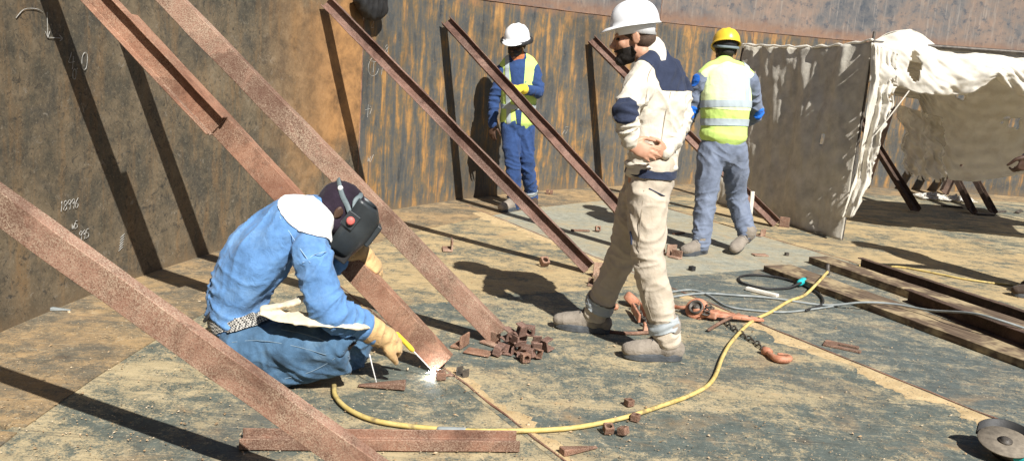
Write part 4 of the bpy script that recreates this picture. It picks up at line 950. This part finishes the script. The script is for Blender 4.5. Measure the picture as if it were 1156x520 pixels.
def person(J, name_label, mats, g=1.0, vox=.008, sleeve=(.070, .062, .056, .050, .043), leg=(.098, .090, .074, .070, .066), base=None, head=True, seed=1, hands=None, smooth=3, folds=1.0, waist_w=1.0):
    """J: spine (5 points), hips, knees, ankles, shoulders, elbows, wrists as (left, right), head (centre, forward, up)"""
    t = thing('person', base, name_label, 'person'); sp = J['spine']; S = (J['sh'][1]-J['sh'][0]).normalized(); Sh = (J['hip'][1]-J['hip'][0]).normalized()
    body = torso(sp, S, .86)+shoulders(sp[4], J['sh'][0], J['sh'][1], .050)
    for i in (0, 1):
        body.append(limb([J['hip'][i], J['knee'][i], J['ank'][i]], [.075, .055, .040], None, 12, 4)); body.append(limb([J['sh'][i], J['elb'][i], J['wri'][i]], [.048, .040, .028], None, 12, 4))
    if head:
        hc, hf, hu = J['head']; m = frame(hc, hf, hu); body += head_shapes(m); body.append(limb([sp[4]-UPZ*.02, m @ Vector((0, -.025, -.075))], [.058, .055], None, 14, 2))
    for hh in (hands or []): body += hh
    part('body', fuse(body, min(vox, .006), 2), mats['skin'], t)
    tr = []
    hipc = sp[0]
    tr.append(limb([hipc-UPZ*.06*g, hipc, sp[0].lerp(sp[1], .55)], [(.150*g, .118*g), (.168*g*waist_w, .128*g), (.158*g*waist_w, .120*g)], Sh, 20, 4))
    src = []
    for i in (0, 1):
        h, k, a = J['hip'][i], J['knee'][i], J['ank'][i]; tr.append(limb([h, h.lerp(k, .45), k, k.lerp(a, .5), a], [leg[0]*g, leg[1]*g, leg[2]*g, leg[3]*g, leg[4]*g], None, 18, 4))
        ax = (k-h).normalized(); ax2 = (a-k).normalized(); side = Sh
        src += [(k, (ax+ax2+side*.9), .13, .055, .010*folds), (a+UPZ*.05, ax2+side*.25, .11, .038, .011*folds), (h.lerp(k, .45), side+ax*.35, .20, .075, .009*folds), (h, ax-side*.8+Vector((0, .3, 0)), .14, .06, .009*folds), (k.lerp(a, .45), side-ax2*.5, .16, .06, .008*folds)]
    tm = wrinkle(fuse(tr, vox, smooth), src, seed, .004); to = part('trousers', tm, mats['trousers'], t)
    sp2 = [sp[0].lerp(sp[1], .45)]+list(sp[1:]); st_ = torso(sp2, S, 1.0*g)+shoulders(sp[4], J['sh'][0], J['sh'][1], .066*g); src = []
    for i in (0, 1):
        a, b, c = J['sh'][i], J['elb'][i], J['wri'][i]; st_.append(limb([a, a.lerp(b, .5), b, b.lerp(c, .5), c], [q*g for q in sleeve], None, 16, 4))
        ax = (b-a).normalized(); ax2 = (c-b).normalized()
        src += [(b, ax+ax2+S*.3, .10, .042, .011*folds), (a.lerp(b, .5), ax*.45+UPZ.cross(ax), .14, .055, .009*folds), (b.lerp(c, .55), ax2+UPZ.cross(ax2)*.5, .10, .040, .009*folds), (a-UPZ*.06, ax*.5+S, .12, .05, .009*folds)]
    src += [(sp[1], UPZ+S*.3, .20, .060, .010*folds), (sp[2]-UPZ*.02, UPZ*.3+S, .26, .075, .010*folds), (sp[3], UPZ*.7-S, .16, .07, .006*folds)]
    sm = wrinkle(fuse(st_, vox, smooth), src, seed+5, .0045); so_ = part('shirt', sm, mats['shirt'], t)
    t_parts = dict(root=t, trousers=to, shirt=so_, S=S, Sh=Sh, spine=sp)
    if head:
        t_parts['hm'] = m
        for q in (1, -1): part('eye', mesh_of(*xf(ell((.031*q, .079, .004), (.014, .011, .007)), m)), 'eye', t)
    return t_parts
def piece(src, name, planes, mat, off=.003, parent=None, label=None):
    """layer cut from a garment: planes are in world space"""
    b = BASE[src.name]; me = extract(src.data, [(Vector(p)-b, n) for p, n in planes], off)
    if not len(me.polygons): bpy.data.meshes.remove(me); return None
    me.transform(Matrix.Translation(b)); return part(name, me, mat, parent or src, label)
def band(src, a, b, half, mat, name='reflective_band', off=.004, lim=None):
    """ring of tape round a limb from a towards b at a, half width"""
    a = Vector(a); d = (Vector(b)-a).normalized(); pl = [(a-d*half, d), (a+d*half, -d)]
    if lim:
        c, r = lim
        for q in (Vector((1, 0, 0)), Vector((-1, 0, 0)), Vector((0, 1, 0)), Vector((0, -1, 0)), UPZ, -UPZ): pl.append((Vector(c)-q*r, q))
    return piece(src, name, pl, mat, off)
def disc_planes(c, axis, r, rz=None, n=9):
    ax = Vector(axis).normalized(); x = ax.orthogonal().normalized(); y = ax.cross(x); pl = [(Vector(c), ax)]
    for k in range(n):
        d = x*math.cos(2*math.pi*k/n)+y*math.sin(2*math.pi*k/n); pl.append((Vector(c)+d*r, -d))
    return pl

def on_front(src, pts):
    """lay a polyline on the camera-side surface of a garment"""
    from mathutils.bvhtree import BVHTree
    b = BASE[src.name]; bv = BVHTree.FromPolygons([v.co+b for v in src.data.vertices], [tuple(p.vertices) for p in src.data.polygons]); out = []
    for u, v in pts:
        h = bv.ray_cast(Vector((0, 0, CAMH)), ray(u, v).normalized())
        if h[0] is not None: out.append(h[0]+h[1]*.0015)
    return out
def stitch(src, pts, r, mat):
    P = on_front(src, pts)
    if len(P) > 2: part('seam', tube(P, r, 5, 6), mat, src)

# --- the standing man in khaki
J = dict(spine=[at(733, 205, 4.57), at(737, 172, 4.57), at(743, 118, 4.57), at(745, 88, 4.57), at(738, 66, 4.57)],
         hip=(at(730, 214, 4.50), at(724, 214, 4.64)), knee=(at(732, 296, 4.44), at(703, 286, 4.73)), ank=(at(753, 384, 4.41), at(672, 354, 4.79)),
         sh=(at(722, 95, 4.44), at(764, 99, 4.71)), elb=(at(706, 128, 4.33), at(768, 135, 4.66)), wri=(at(711, 160, 4.36), at(752, 172, 4.45)),
         head=(at(716, 43, 4.56), Vector((-.93, .16, -.20)), Vector((-.16, .03, 1))))
hd = hand_shapes(at(712, 163, 4.355), at(740, 176, 4.32)-at(712, 163, 4.355), Vector((.1, .9, -.2)), 1, (.25, .35, .3), .14, .98)
hd2 = hand_shapes(at(752, 172, 4.44), at(728, 171, 4.385)-at(752, 172, 4.44), Vector((0, 1, .1)), -1, (.3, .4, .3), .1, .9)
A = person(J, 'bearded man in khaki with white hard hat standing over the welder, hand on his back', dict(skin='skin_a', trousers='khaki', shirt='cream'), 1.0, .0065, base=gr(712, 393), seed=3, hands=[hd, hd2], leg=(.100, .094, .080, .074, .068), folds=1.15)
hm = A['hm']; sp = J['spine']; S = A['S']; fwdA = UPZ.cross(S)*1.0
fwdA = S.cross(UPZ)*-1
if fwdA.y < 0: fwdA = -fwdA
hard_hat(A['root'], hm @ Matrix.Translation((0, 0, .008)), 'hat_w', 1.0, 'hat_w', .040)
# hair at the nape and beard
part('hair', fuse([xf(q, hm) for q in (ell((0, -.020, .028), (.0775, .0960, .080)), ell((0, -.045, -.008), (.066, .066, .058)))], .006, 2), pm('short_hair', [(.3, (.05, .032, .022)), (.7, (.12, .075, .05))], 200, .7, bump=.5, bscale=260), A['root'])
bd = fuse([xf(q, hm) for q in (ell((0, .030, -.030), (.0675, .0665, .0865)), ell((0, .044, -.076), (.053, .053, .044)), ell((0, .076, -.098), (.036, .032, .030)), ell((0, .094, -.052), (.032, .016, .012)), ell((.058, .000, -.030), (.018, .018, .045)), ell((-.058, .000, -.030), (.018, .018, .045)))], .0045, 4)
r3 = hm.to_3x3(); bd2 = extract(bd, [(hm @ Vector((0, .10, -.050)), r3 @ Vector((0, -.12, -.99))), (hm @ Vector((0, .004, -.05)), r3 @ Vector((0, 1, -.45)))], .0015); bpy.data.meshes.remove(bd)
part('beard', wrinkle(bd2, [], 2, .005), 'hair', A['root'])
# navy yoke over the back of the shoulders, navy elbow patch, collar, belt, pocket slit, tape at the trouser ends
yk0 = sp[4]-UPZ*.012
piece(A['shirt'], 'yoke', [(sp[4]-UPZ*.150, UPZ), (sp[4]+fwdA*.050, -fwdA), (J['sh'][0]+S*.055+UPZ*.0, S+UPZ*.30), (J['sh'][1]+S*.06, -S)], 'navy', .003, label='navy yoke across the back of the shoulders')
eb = J['elb'][0]; piece(A['shirt'], 'elbow_patch', disc_planes(eb+Vector((.01, .01, .012)), Vector((-.45, -1, .05)), .062), 'navy', .004, label='navy patch on the elbow')
part('collar', fuse([limb([sp[4]-UPZ*.035+S*.0, sp[4]+UPZ*.0+fwdA*.008, sp[4]+UPZ*.040+fwdA*.022], [(.092, .088), (.082, .082), (.074, .074)], S, 18, 3)], .006, 2), 'cream', A['root'])
bl = sp[0].lerp(sp[1], .36)
band(A['trousers'], bl, sp[1], .020, 'navy', 'belt', .010)
part('hem_roll', mesh_of(*limb([bl+UPZ*.030+(S*math.cos(k*math.pi/9)*.146+(S.cross(UPZ))*math.sin(k*math.pi/9)*.112)*1.02 for k in range(19)], [.016+.005*math.sin(k*2.1) for k in range(19)], None, 8, 2)), 'cream', A['root'], 'gathered hem of the shirt above the belt')
for i in (0, 1):
    k, a = J['knee'][i], J['ank'][i]; c = a.lerp(k, .20 if i == 0 else .16); band(A['trousers'], c, k, .030, 'grey_tape', 'reflective_band', .009, (c, .13))
    boot(A['root'], (a.x, a.y, .098), (gr(716, 404) if i == 0 else gr(636, 370)), 'boot', 1.06)

M['seam_k'] = pm('khaki_seam', [(.3, (.24, .20, .15)), (.7, (.34, .29, .22))], 60, .9)
stitch(A['trousers'], [(733, 213), (741, 217), (749, 221), (756, 224)], .0035, 'navy')
stitch(A['trousers'], [(727, 215), (724, 240), (722, 268), (722, 300), (727, 330), (736, 360)], .0020, 'seam_k')
stitch(A['trousers'], [(712, 262), (713, 268), (713, 275)], .006, 'navy')
stitch(A['shirt'], [(757, 104), (752, 125), (748, 148), (746, 165)], .0018, 'seam_k')
stitch(A['shirt'], [(737, 74), (731, 88), (730, 104), (728, 118)], .0018, 'seam_k')

# --- the man in blue beside the wall
J = dict(spine=[at(584, 140, 8.60), at(585, 122, 8.60), at(586, 95, 8.59), at(586, 76, 8.59), at(585, 64, 8.58)],
         hip=(at(593, 143, 8.62), at(575, 143, 8.58)), knee=(at(595, 184, 8.56), at(579, 186, 8.46)), ank=(at(600, 222, 8.72), at(581, 231, 8.48)),
         sh=(at(602, 78, 8.60), at(568, 79, 8.60)), elb=(at(608, 104, 8.50), at(558, 112, 8.60)), wri=(at(588, 100, 8.30), at(556, 141, 8.54)),
         head=(at(583, 51, 8.54), Vector((-.35, -.9, -.28)), Vector((0, -.1, 1))))
hb = [hand_shapes(J['wri'][0], at(574, 97, 8.22)-J['wri'][0], Vector((-.1, .2, -1)), 1, (.5, .7, .5), .1, 1.0, 1.0), hand_shapes(J['wri'][1], Vector((0, -.1, -1)), Vector((.5, .8, 0)), 1, (.3, .4, .3), .1, 1.0)]
B = person(J, 'man in blue overalls and lime vest with white hard hat standing by the wall', dict(skin='skin_b', trousers='blue', shirt='blue'), .95, .009, base=gr(590, 229), seed=11, hands=hb, folds=1.2)
hm = B['hm']; hard_hat(B['root'], hm, 'hat_w', 1.12, 'black', .045)
part('neck_shade', fuse([xf(q, hm) for q in (limb([Vector((0, -.01, .062)), Vector((0, -.01, .030))], [(.150, .165), (.158, .172)], Vector((1, 0, 0)), 20, 3, False), )], .008, 1), 'black', B['root'], 'black shade ring under the hard hat')
part('dark_face', fuse([xf(q, hm) for q in (ell((0, .035, -.050), (.070, .072, .055)), ell((0, -.01, -.08), (.068, .07, .05)))], .008, 2), 'black', B['root'])  # black lumps over the lower face and nape
part('scarf', wrinkle(fuse([limb([J['spine'][4]-UPZ*.06+Vector((0, -.05, 0)), J['spine'][4]+Vector((0, -.03, 0)), J['spine'][4]+UPZ*.05+Vector((-.01, -.03, 0))], [(.05, .03), (.066, .062), (.060, .060)], (1, 0, 0), 16, 3)], .008, 2), [], 2, .006), 'orange_cloth', B['root'])
def vest(P, t, mat, J, g, hem):
    sp = J['spine']; S = P['S']; sh = [limb([hem, sp[1], sp[2], sp[3], sp[4]-UPZ*.008], [(.178*g, .138*g), (.170*g, .130*g), (.188*g, .140*g), (.172*g, .120*g), (.080*g, .078*g)], S, 24, 5)]
    for s_ in J['sh']: sh.append(limb([sp[4]-UPZ*.005, (sp[4]*.45+s_*.55)+UPZ*.022, s_.lerp(sp[4], .12)+UPZ*.012], [(.062*g, .062*g), (.068*g, .068*g), (.066*g, .066*g)], None, 14, 3))
    me = wrinkle(fuse(sh, .008, 3), [(sp[2], S+UPZ*.4, .2, .09, .006), (sp[1], UPZ+S*.4, .15, .07, .006)], 4, .004)
    return part('vest', me, mat, P['root'])
v = vest(B, B['root'], 'hiviz', J, .98, J['spine'][0].lerp(J['spine'][1], .3)); sp = J['spine']; S = B['S']; fB = Vector((0, -1, 0))
piece(v, 'open_front', [(sp[2], fB), (sp[2]+S*.045-UPZ*.1, -S+UPZ*.10), (sp[2]-S*.045-UPZ*.1, S+UPZ*.10), (sp[0], UPZ)], 'blue', .004, label='blue overalls showing between the open vest fronts')
for sg in (1, -1): piece(v, 'reflective_band', [(sp[2]+S*.085*sg, S), (sp[2]+S*.125*sg, -S)], 'vis_tape', .005)
band(v, sp[1]+UPZ*.02, sp[2], .022, 'vis_tape', off=.006)
part('glove', wrinkle(fuse(hand_shapes(J['wri'][0], at(574, 97, 8.22)-J['wri'][0], Vector((-.1, .2, -1)), 1, (.5, .7, .5), .1, 1.1, 1.35)+[limb([J['wri'][0].lerp(J['elb'][0], .18), J['wri'][0]], [.048, .040], None, 12, 2)], .006, 1), [], 1, .003), 'glove_y', B['root'], 'yellow glove on the beam')
for i in (0, 1):
    a = J['ank'][i]; boot(B['root'], (a.x, a.y, .098), (gr(562, 240) if i else gr(588, 230)), 'boot' if i else 'boot_d', 1.08, None, .08)
    band(B['trousers'], a.lerp(J['knee'][i], .15), J['knee'][i], .022, 'grey_tape', off=.004, lim=(a.lerp(J['knee'][i], .15), .13))

# --- the man with the yellow hard hat, seen from behind
J = dict(spine=[at(815, 166, 7.25), at(817, 146, 7.26), at(819, 112, 7.28), at(819, 86, 7.31), at(818, 73, 7.34)],
         hip=(at(803, 170, 7.24), at(829, 170, 7.26)), knee=(at(797, 224, 7.20), at(832, 222, 7.40)), ank=(at(791, 276, 7.10), at(843, 264, 7.28)),
         sh=(at(793, 90, 7.30), at(846, 92, 7.30)), elb=(at(779, 126, 7.34), at(854, 128, 7.44)), wri=(at(767, 156, 7.42), at(838, 140, 7.62)),
         head=(at(819, 58, 7.40), Vector((-.05, .95, -.30)), Vector((0, .1, 1))))
hcn = [hand_shapes(J['wri'][0], Vector((-.25, .35, -.6)), Vector((.5, .7, -.1)), -1, (.5, .6, .4), .1, 1.0), hand_shapes(J['wri'][1], Vector((-.3, .8, -.1)), Vector((0, .1, -1)), 1, (.5, .6, .4), .1, 1.0)]
C_ = person(J, 'man with yellow hard hat and lime vest seen from behind at the tarpaulin', dict(skin='skin_b', trousers='greyblue', shirt='greyblue'), 1.03, .0085, base=gr(812, 287), seed=23, hands=hcn, leg=(.106, .098, .086, .080, .072), folds=1.25)
hm = C_['hm']; hard_hat(C_['root'], hm, 'hat_y', 1.04, 'black', .035)
part('hair', fuse([xf(ell((0, -.02, .02), (.078, .097, .085)), hm), xf(ell((0, -.045, -.02), (.062, .062, .05)), hm)], .008, 2), 'hair', C_['root'])
part('neck_strap', mesh_of(*xf(limb([Vector((.092, .03, .05)), Vector((.088, -.07, .012)), Vector((.04, -.118, -.002)), Vector((-.04, -.118, -.002)), Vector((-.088, -.07, .012)), Vector((-.092, .03, .05))], [(.011, .004)]*6, (0, 0, 1), 8, 4), hm)), 'strap', C_['root'], 'grey strap across the back of the head')
v = vest(C_, C_['root'], 'hiviz', J, 1.10, J['spine'][0].lerp(J['spine'][1], .75)); sp = J['spine']; S = C_['S']; bk = Vector((0, -1, 0))
piece(v, 'sunlit_back', [(sp[2]-UPZ*.075, UPZ), (sp[2]+bk*.02, bk)], 'hiviz_sunlit', .003, label='upper back of the vest painted paler for the sun on it')  # sunlight on the upper back painted as a paler layer
band(v, sp[1]+UPZ*.055, sp[2], .028, 'vis_tape', off=.006); band(v, sp[2]-UPZ*.045, sp[3], .028, 'vis_tape', off=.006)
for sg in (1, -1): piece(v, 'reflective_band', [(sp[2]+S*.125*sg, S), (sp[2]+S*.170*sg, -S), (sp[2]-UPZ*.02, UPZ)], 'vis_tape', .005)
for i in (0, 1):
    e = J['elb'][i]; piece(C_['shirt'], 'elbow_patch', disc_planes(e, Vector((.35 if i else .1, -1, 0)), .047), 'bright_blue', .004, label='bright blue elbow patch')
    if i == 0: piece(C_['shirt'], 'shoulder_patch', disc_planes(J['sh'][i].lerp(J['elb'][i], .12), Vector((1 if i else -1, -.6, .4)), .05), 'bright_blue', .004)
a = J['ank'][0]; boot(C_['root'], (a.x, a.y, .098), gr(764, 290), 'boot', 1.06, None, .04)
a = J['ank'][1]; boot(C_['root'], a-UPZ*.01, at(826, 285, 7.2), 'boot', 1.06, Vector((.25, -.50, .85)).normalized(), .03)

# --- the man whose hand and boot reach in at the right edge
J = dict(spine=[Vector((4.12, 6.50, .93)), Vector((4.12, 6.50, 1.06)), Vector((4.12, 6.51, 1.25)), Vector((4.12, 6.51, 1.40)), Vector((4.11, 6.52, 1.50))],
         hip=(Vector((4.10, 6.40, .90)), Vector((4.12, 6.60, .90))), knee=(Vector((4.08, 6.42, .50)), Vector((4.12, 6.62, .50))), ank=(Vector((4.05, 6.42, .10)), Vector((4.16, 6.64, .10))),
         sh=(Vector((4.10, 6.33, 1.42)), Vector((4.13, 6.70, 1.42))), elb=(Vector((4.12, 6.27, 1.13)), Vector((4.15, 6.77, 1.13))), wri=(at(1160, 178, 6.25), Vector((4.05, 6.75, .88))),
         head=(Vector((4.09, 6.51, 1.63)), Vector((-1, 0, -.2)), UPZ))
hh = [hand_shapes(at(1160, 176, 6.25), Vector((-.30, .02, -1)), Vector((-.3, 1, 0)), -1, (.7, .9, .6), .05, 1.1), hand_shapes(J['wri'][1], Vector((-.1, 0, -1)), Vector((-.3, -1, 0)), 1, (.5, .6, .4), .1, 1.0)]
D = person(J, 'person at the right edge of whom only a dark hand and a boot show', dict(skin='skin_b', trousers='greyblue', shirt='blue'), 1.0, .012, base=Vector((4.10, 6.52, .006)), seed=31, hands=hh)
hard_hat(D['root'], D['hm'], 'hat_w', 1.04, 'black', .04)
for i in (0, 1):
    a = J['ank'][i]; boot(D['root'], (a.x-.08 if i == 0 else a.x, a.y, .098), Vector((3.7, a.y+.02, 0)), 'boot_d', 1.05)

# --- the crouching welder
J = dict(spine=[at(276, 380, 3.80), at(266, 342, 3.80), at(290, 290, 3.80), at(328, 254, 3.82), at(362, 240, 3.85)],
         hip=(at(282, 392, 3.92), at(276, 392, 3.70)), knee=(at(398, 382, 4.02), at(391, 393, 3.68)), ank=(at(384, 424, 3.98), at(292, 424, 3.68)),
         sh=(at(338, 238, 3.98), at(350, 280, 3.67)), elb=(at(372, 290, 4.10), at(372, 350, 3.60)), wri=(at(404, 284, 4.10), at(424, 377, 3.72)),
         head=(at(385, 238, 3.88), Vector((.80, .15, -.58)), Vector((.55, .15, .75))))
gl1 = hand_shapes(at(408, 286, 4.10), at(432, 306, 4.12)-at(408, 286, 4.10), Vector((-.5, .2, -.8)), 1, (.5, .7, .5), .1, 1.15, 1.45)
gl2 = hand_shapes(at(430, 379, 3.74), at(462, 391, 3.84)-at(430, 379, 3.74), Vector((.1, .6, -.8)), -1, (.6, .9, .6), .06, 1.12, 1.4)
Wd = person(J, 'welder in blue denim crouching under a black welding mask with tan gloves', dict(skin='skin_b', trousers='denim_j', shirt='denim_s'), 1.06, .0065, base=gr(320, 440), seed=41, hands=[], sleeve=(.070, .076, .074, .066, .052), leg=(.115, .108, .090, .080, .072), folds=1.7, waist_w=.95)
hm = Wd['hm']; sp = J['spine']; S = Wd['S']; wr = Wd['root']
# fuller back of the shirt with a yoke seam, white towel at the neck
def seam(P, nm='stitched_seam'): part(nm, tube(P, .0030, 6, 6), pm('seam_thread', [(.3, (.20, .36, .62)), (.7, (.34, .48, .70))], 60, .9), wr)
part('skull_cap', wrinkle(fuse([xf(q, hm) for q in (ell((0, -.018, .030), (.086, .108, .098)), ell((0, -.05, -.03), (.080, .075, .085)), ell((0, 0, -.05), (.078, .08, .07)))], .007, 3), [(hm @ Vector((0, -.02, .05)), hm.to_3x3() @ Vector((0, 1, 0)), .12, .05, .004)], 3, .002), 'beanie', wr, 'black cloth cap under the mask')
# mask: curved shell, wide at the brow and drawn in at the chin
V, F = [], []; nu_, nv_ = 28, 16
for j in range(nv_+1):
    v_ = j/nv_; z = .105-.255*v_; wdt = .118-.012*v_-.040*max(0, v_-.55)**1.2*2; dep = .150+.022*math.sin(v_*math.pi)-.05*max(0, .15-v_)*4; back = .015+.02*v_
    for i in range(nu_+1):
        u_ = -1+2*i/nu_; th = u_*math.pi*.5; ex = .62
        x = wdt*math.copysign(abs(math.sin(th))**ex, th); y = back+(dep-back)*abs(math.cos(th))**ex
        V.append(Vector((x, y, z)))
for j in range(nv_):
    for i in range(nu_): F.append((j*(nu_+1)+i, (j+1)*(nu_+1)+i, (j+1)*(nu_+1)+i+1, j*(nu_+1)+i+1))
mk = part('welding_mask', mesh_of(*xf((V, F), hm)), 'mask', wr, 'black flip-down welding mask'); md = mk.modifiers.new('t', 'SOLIDIFY'); md.thickness = .005; md.offset = 0
part('lens_frame', bevel(mesh_of(*xf(box((0, .174, .0), (1, 0, 0), (0, 1, 0), (0, 0, 1), .062, .012, .055), hm), smooth=False), .006, 2), 'mask', mk)
part('lens', mesh_of(*xf(box((0, .187, .0), (1, 0, 0), (0, 1, 0), (0, 0, 1), .048, .002, .04), hm), smooth=False), 'black', mk)
part('chin_box', bevel(mesh_of(*xf(box((.02, .118, -.148), (1, 0, 0), (0, 1, 0), (0, 0, 1), .040, .034, .030), hm), smooth=False), .006, 2), 'black', mk)
part('pivot_plate', bevel(mesh_of(*xf(box((.119, .045, .005), (1, 0, 0), (0, 1, 0), (0, 0, 1), .006, .030, .036), hm), smooth=False), .004, 2), 'mask', mk)
part('knob', bevel(mesh_of(*xf(lathe([(.018, 0), (.019, .010), (.015, .020), (.008, .022)], (.124, .045, .005), (1, 0, 0), 14), hm)), .0015), 'knob', mk, 'red adjusting knob')
def cap_pt(x, y, z, k=1.05):
    c = Vector((0, -.018, .030)); r = (.086, .108, .098); d = Vector((x, y, z)); q = k/math.sqrt((d.x/r[0])**2+(d.y/r[1])**2+(d.z/r[2])**2); return c+d*q
part('head_band', mesh_of(*xf(limb([Vector((.112, .05, .01)), cap_pt(1, .2, .15), cap_pt(1, -.35, .45), cap_pt(.7, -.75, .75), cap_pt(0, -.9, .85), cap_pt(-.7, -.75, .75), cap_pt(-1, -.2, .3), Vector((-.112, .05, .01))], [(.012, .004)]*8, (0, 0, 1), 8, 5), hm)), 'strap', mk, 'grey head strap')
part('head_band', mesh_of(*xf(limb([Vector((.112, .06, .02)), cap_pt(1, .45, .6), cap_pt(.6, .5, 1), cap_pt(-.6, .5, 1), Vector((-.112, .06, .02))], [(.012, .004)]*5, (0, 1, 0), 8, 5), hm)), 'strap', mk)
part('strap_clip', mesh_of(*xf(ell(cap_pt(.8, -.62, .66, 1.08), (.010, .012, .012)), hm)), 'white_cloth', mk, 'pale clip at the end of the strap')
cuff1 = [limb([at(388, 276, 4.06), at(402, 283, 4.09), at(412, 289, 4.10)], [.062, .058, .048], None, 16, 3)]
part('glove', wrinkle(fuse(gl1+cuff1, .006, 2), [(at(405, 285, 4.1), Vector((1, 0, -.5)), .08, .03, .007)], 7, .004), 'leather', wr, 'tan leather glove gripping the beam')
cuff2 = [limb([at(417, 371, 3.70), at(428, 378, 3.73), at(438, 382, 3.76)], [.060, .056, .046], None, 16, 3)]
part('glove', wrinkle(fuse(gl2+cuff2, .006, 2), [(at(430, 378, 3.73), Vector((1, .2, -.3)), .08, .03, .007)], 9, .004), 'leather', wr, 'tan leather glove holding the electrode holder')
bl = sp[0].lerp(sp[1], .62); band(Wd['trousers'], bl, sp[1], .026, 'web_belt', 'belt', .012)
part('belt_tail', tube([at(246, 352, 3.74), at(240, 350, 3.70), at(236, 356, 3.68), at(231, 362, 3.68)], .008, 4), 'black', wr)
part('apron', wrinkle(fuse([limb([at(300, 352, 3.64), at(326, 358, 3.60), at(362, 362, 3.58), at(396, 366, 3.60), at(414, 368, 3.66)], [(.012, .05), (.016, .080), (.014, .074), (.012, .060), (.010, .035)], UPZ, 18, 4), limb([at(298, 348, 3.64), at(325, 343, 3.62), at(352, 332, 3.64)], [(.014, .03), (.016, .035), (.012, .03)], UPZ, 12, 3)], .007, 2), [(at(350, 358, 3.6), Vector((1, .4, .6)), .15, .05, .007)], 6, .005), 'apron', wr, 'pale leather apron bunched on the thigh')
boot(wr, J['ank'][0], at(420, 434, 3.98), 'boot_d', 1.05)
boot(wr, J['ank'][1]-Vector((0, 0, .0)), at(352, 446, 3.68), 'boot_d', 1.05, Vector((.55, 0, .83)))
# stitched seams of the shirt and jeans
M['thread'] = pm('pale_thread', [(.3, (.24, .40, .62)), (.7, (.36, .50, .68))], 90, .9); M['thread2'] = pm('jeans_thread', [(.3, (.13, .19, .25)), (.7, (.20, .27, .33))], 90, .9)
sh_, tr_ = Wd['shirt'], Wd['trousers']
tw_c = on_front(sh_, [(344, 240)])[0]; tw_l = (at(382, 276, 3.68)-at(318, 214, 3.82)).normalized(); tw_n = Vector((-.30, -.75, .60)).normalized(); tw_s = tw_n.cross(tw_l).normalized()
tpl = []
for k in range(18):
    a_ = 2*math.pi*k/18; dd = tw_l*math.cos(a_)/.155+tw_s*math.sin(a_)/.078; dn = dd.normalized(); rr = 1/math.sqrt((dn.dot(tw_l)*1.0)**2/ (1/.155)**2 + (dn.dot(tw_s))**2/(1/.078)**2) if False else math.sqrt((dn.dot(tw_l)*.155)**2+(dn.dot(tw_s)*.078)**2)
    tpl.append((tw_c+dn*rr, -dn))
piece(sh_, 'towel', tpl+[(tw_c-tw_n*.12, tw_n)], 'white_cloth', .007, label='white towel over the back of the neck')
stitch(sh_, [(308, 226), (316, 245), (328, 264), (340, 282), (350, 296)], .0018, 'thread'); pass
stitch(sh_, [(342, 296), (354, 288), (368, 284), (382, 283)], .0018, 'thread')
stitch(tr_, [(262, 386), (285, 384), (310, 386), (340, 392), (368, 400)], .0017, 'thread2'); stitch(tr_, [(318, 372), (340, 376), (365, 384), (388, 396)], .0017, 'thread2')
stitch(tr_, [(300, 432), (325, 426), (348, 420), (365, 412), (378, 404)], .0017, 'thread2')
# --- electrode holder, rod and the arc
gp = at(463, 392, 3.84); rt_tip = F1+Vector((-.035, -.085, -.018)); e0 = gp; e1 = gp.lerp(rt_tip, .10)
eh = thing('electrode_holder', gp, 'electrode holder with its thin rod in the welder\'s right glove', 'welding tool')
part('handle', mesh_of(*limb([gp-(rt_tip-gp).normalized()*.10, gp, e1], [.010, .012, .009], None, 12, 3)), 'glove_y', eh)
part('electrode', tube([e1, e1.lerp(rt_tip, .5), rt_tip], .0028, 2, 6), 'white_cloth', eh)
V, F = [], []
for k in range(26):
    a = rng.normal(size=3); a[2] = abs(a[2])*.8; a = Vector(a).normalized(); L = rng.uniform(.010, .045); c = rt_tip+a*.003; x = a.orthogonal().normalized()*.0013; y = a.cross(x); n0 = len(V)
    V += [c+x, c-x*.5+y, c-x*.5-y, c+a*L]; F += [(n0, n0+1, n0+3), (n0+1, n0+2, n0+3), (n0+2, n0, n0+3)]
ar = thing('welding_arc', rt_tip, 'small white glare of the arc at the foot of the welded beam', 'welding arc')
part('arc', mesh_of(*ell(rt_tip, (.013, .010, .010))), 'arc', ar); part('sparks', mesh_of(V, F, False), 'arc', ar)
ew = [gr(419, 400, .02), gr(421, 412, .03), gr(425, 425, .012)]; ew = [at(417, 399, 3.74), at(420, 412, 3.74), gr(425, 432, .014)]
solo('welding_rod', tube(ew, .0028, 3, 6), 'white_cloth', gr(425, 432), 'thin pale rod stub standing below the welder\'s glove', 'rod')
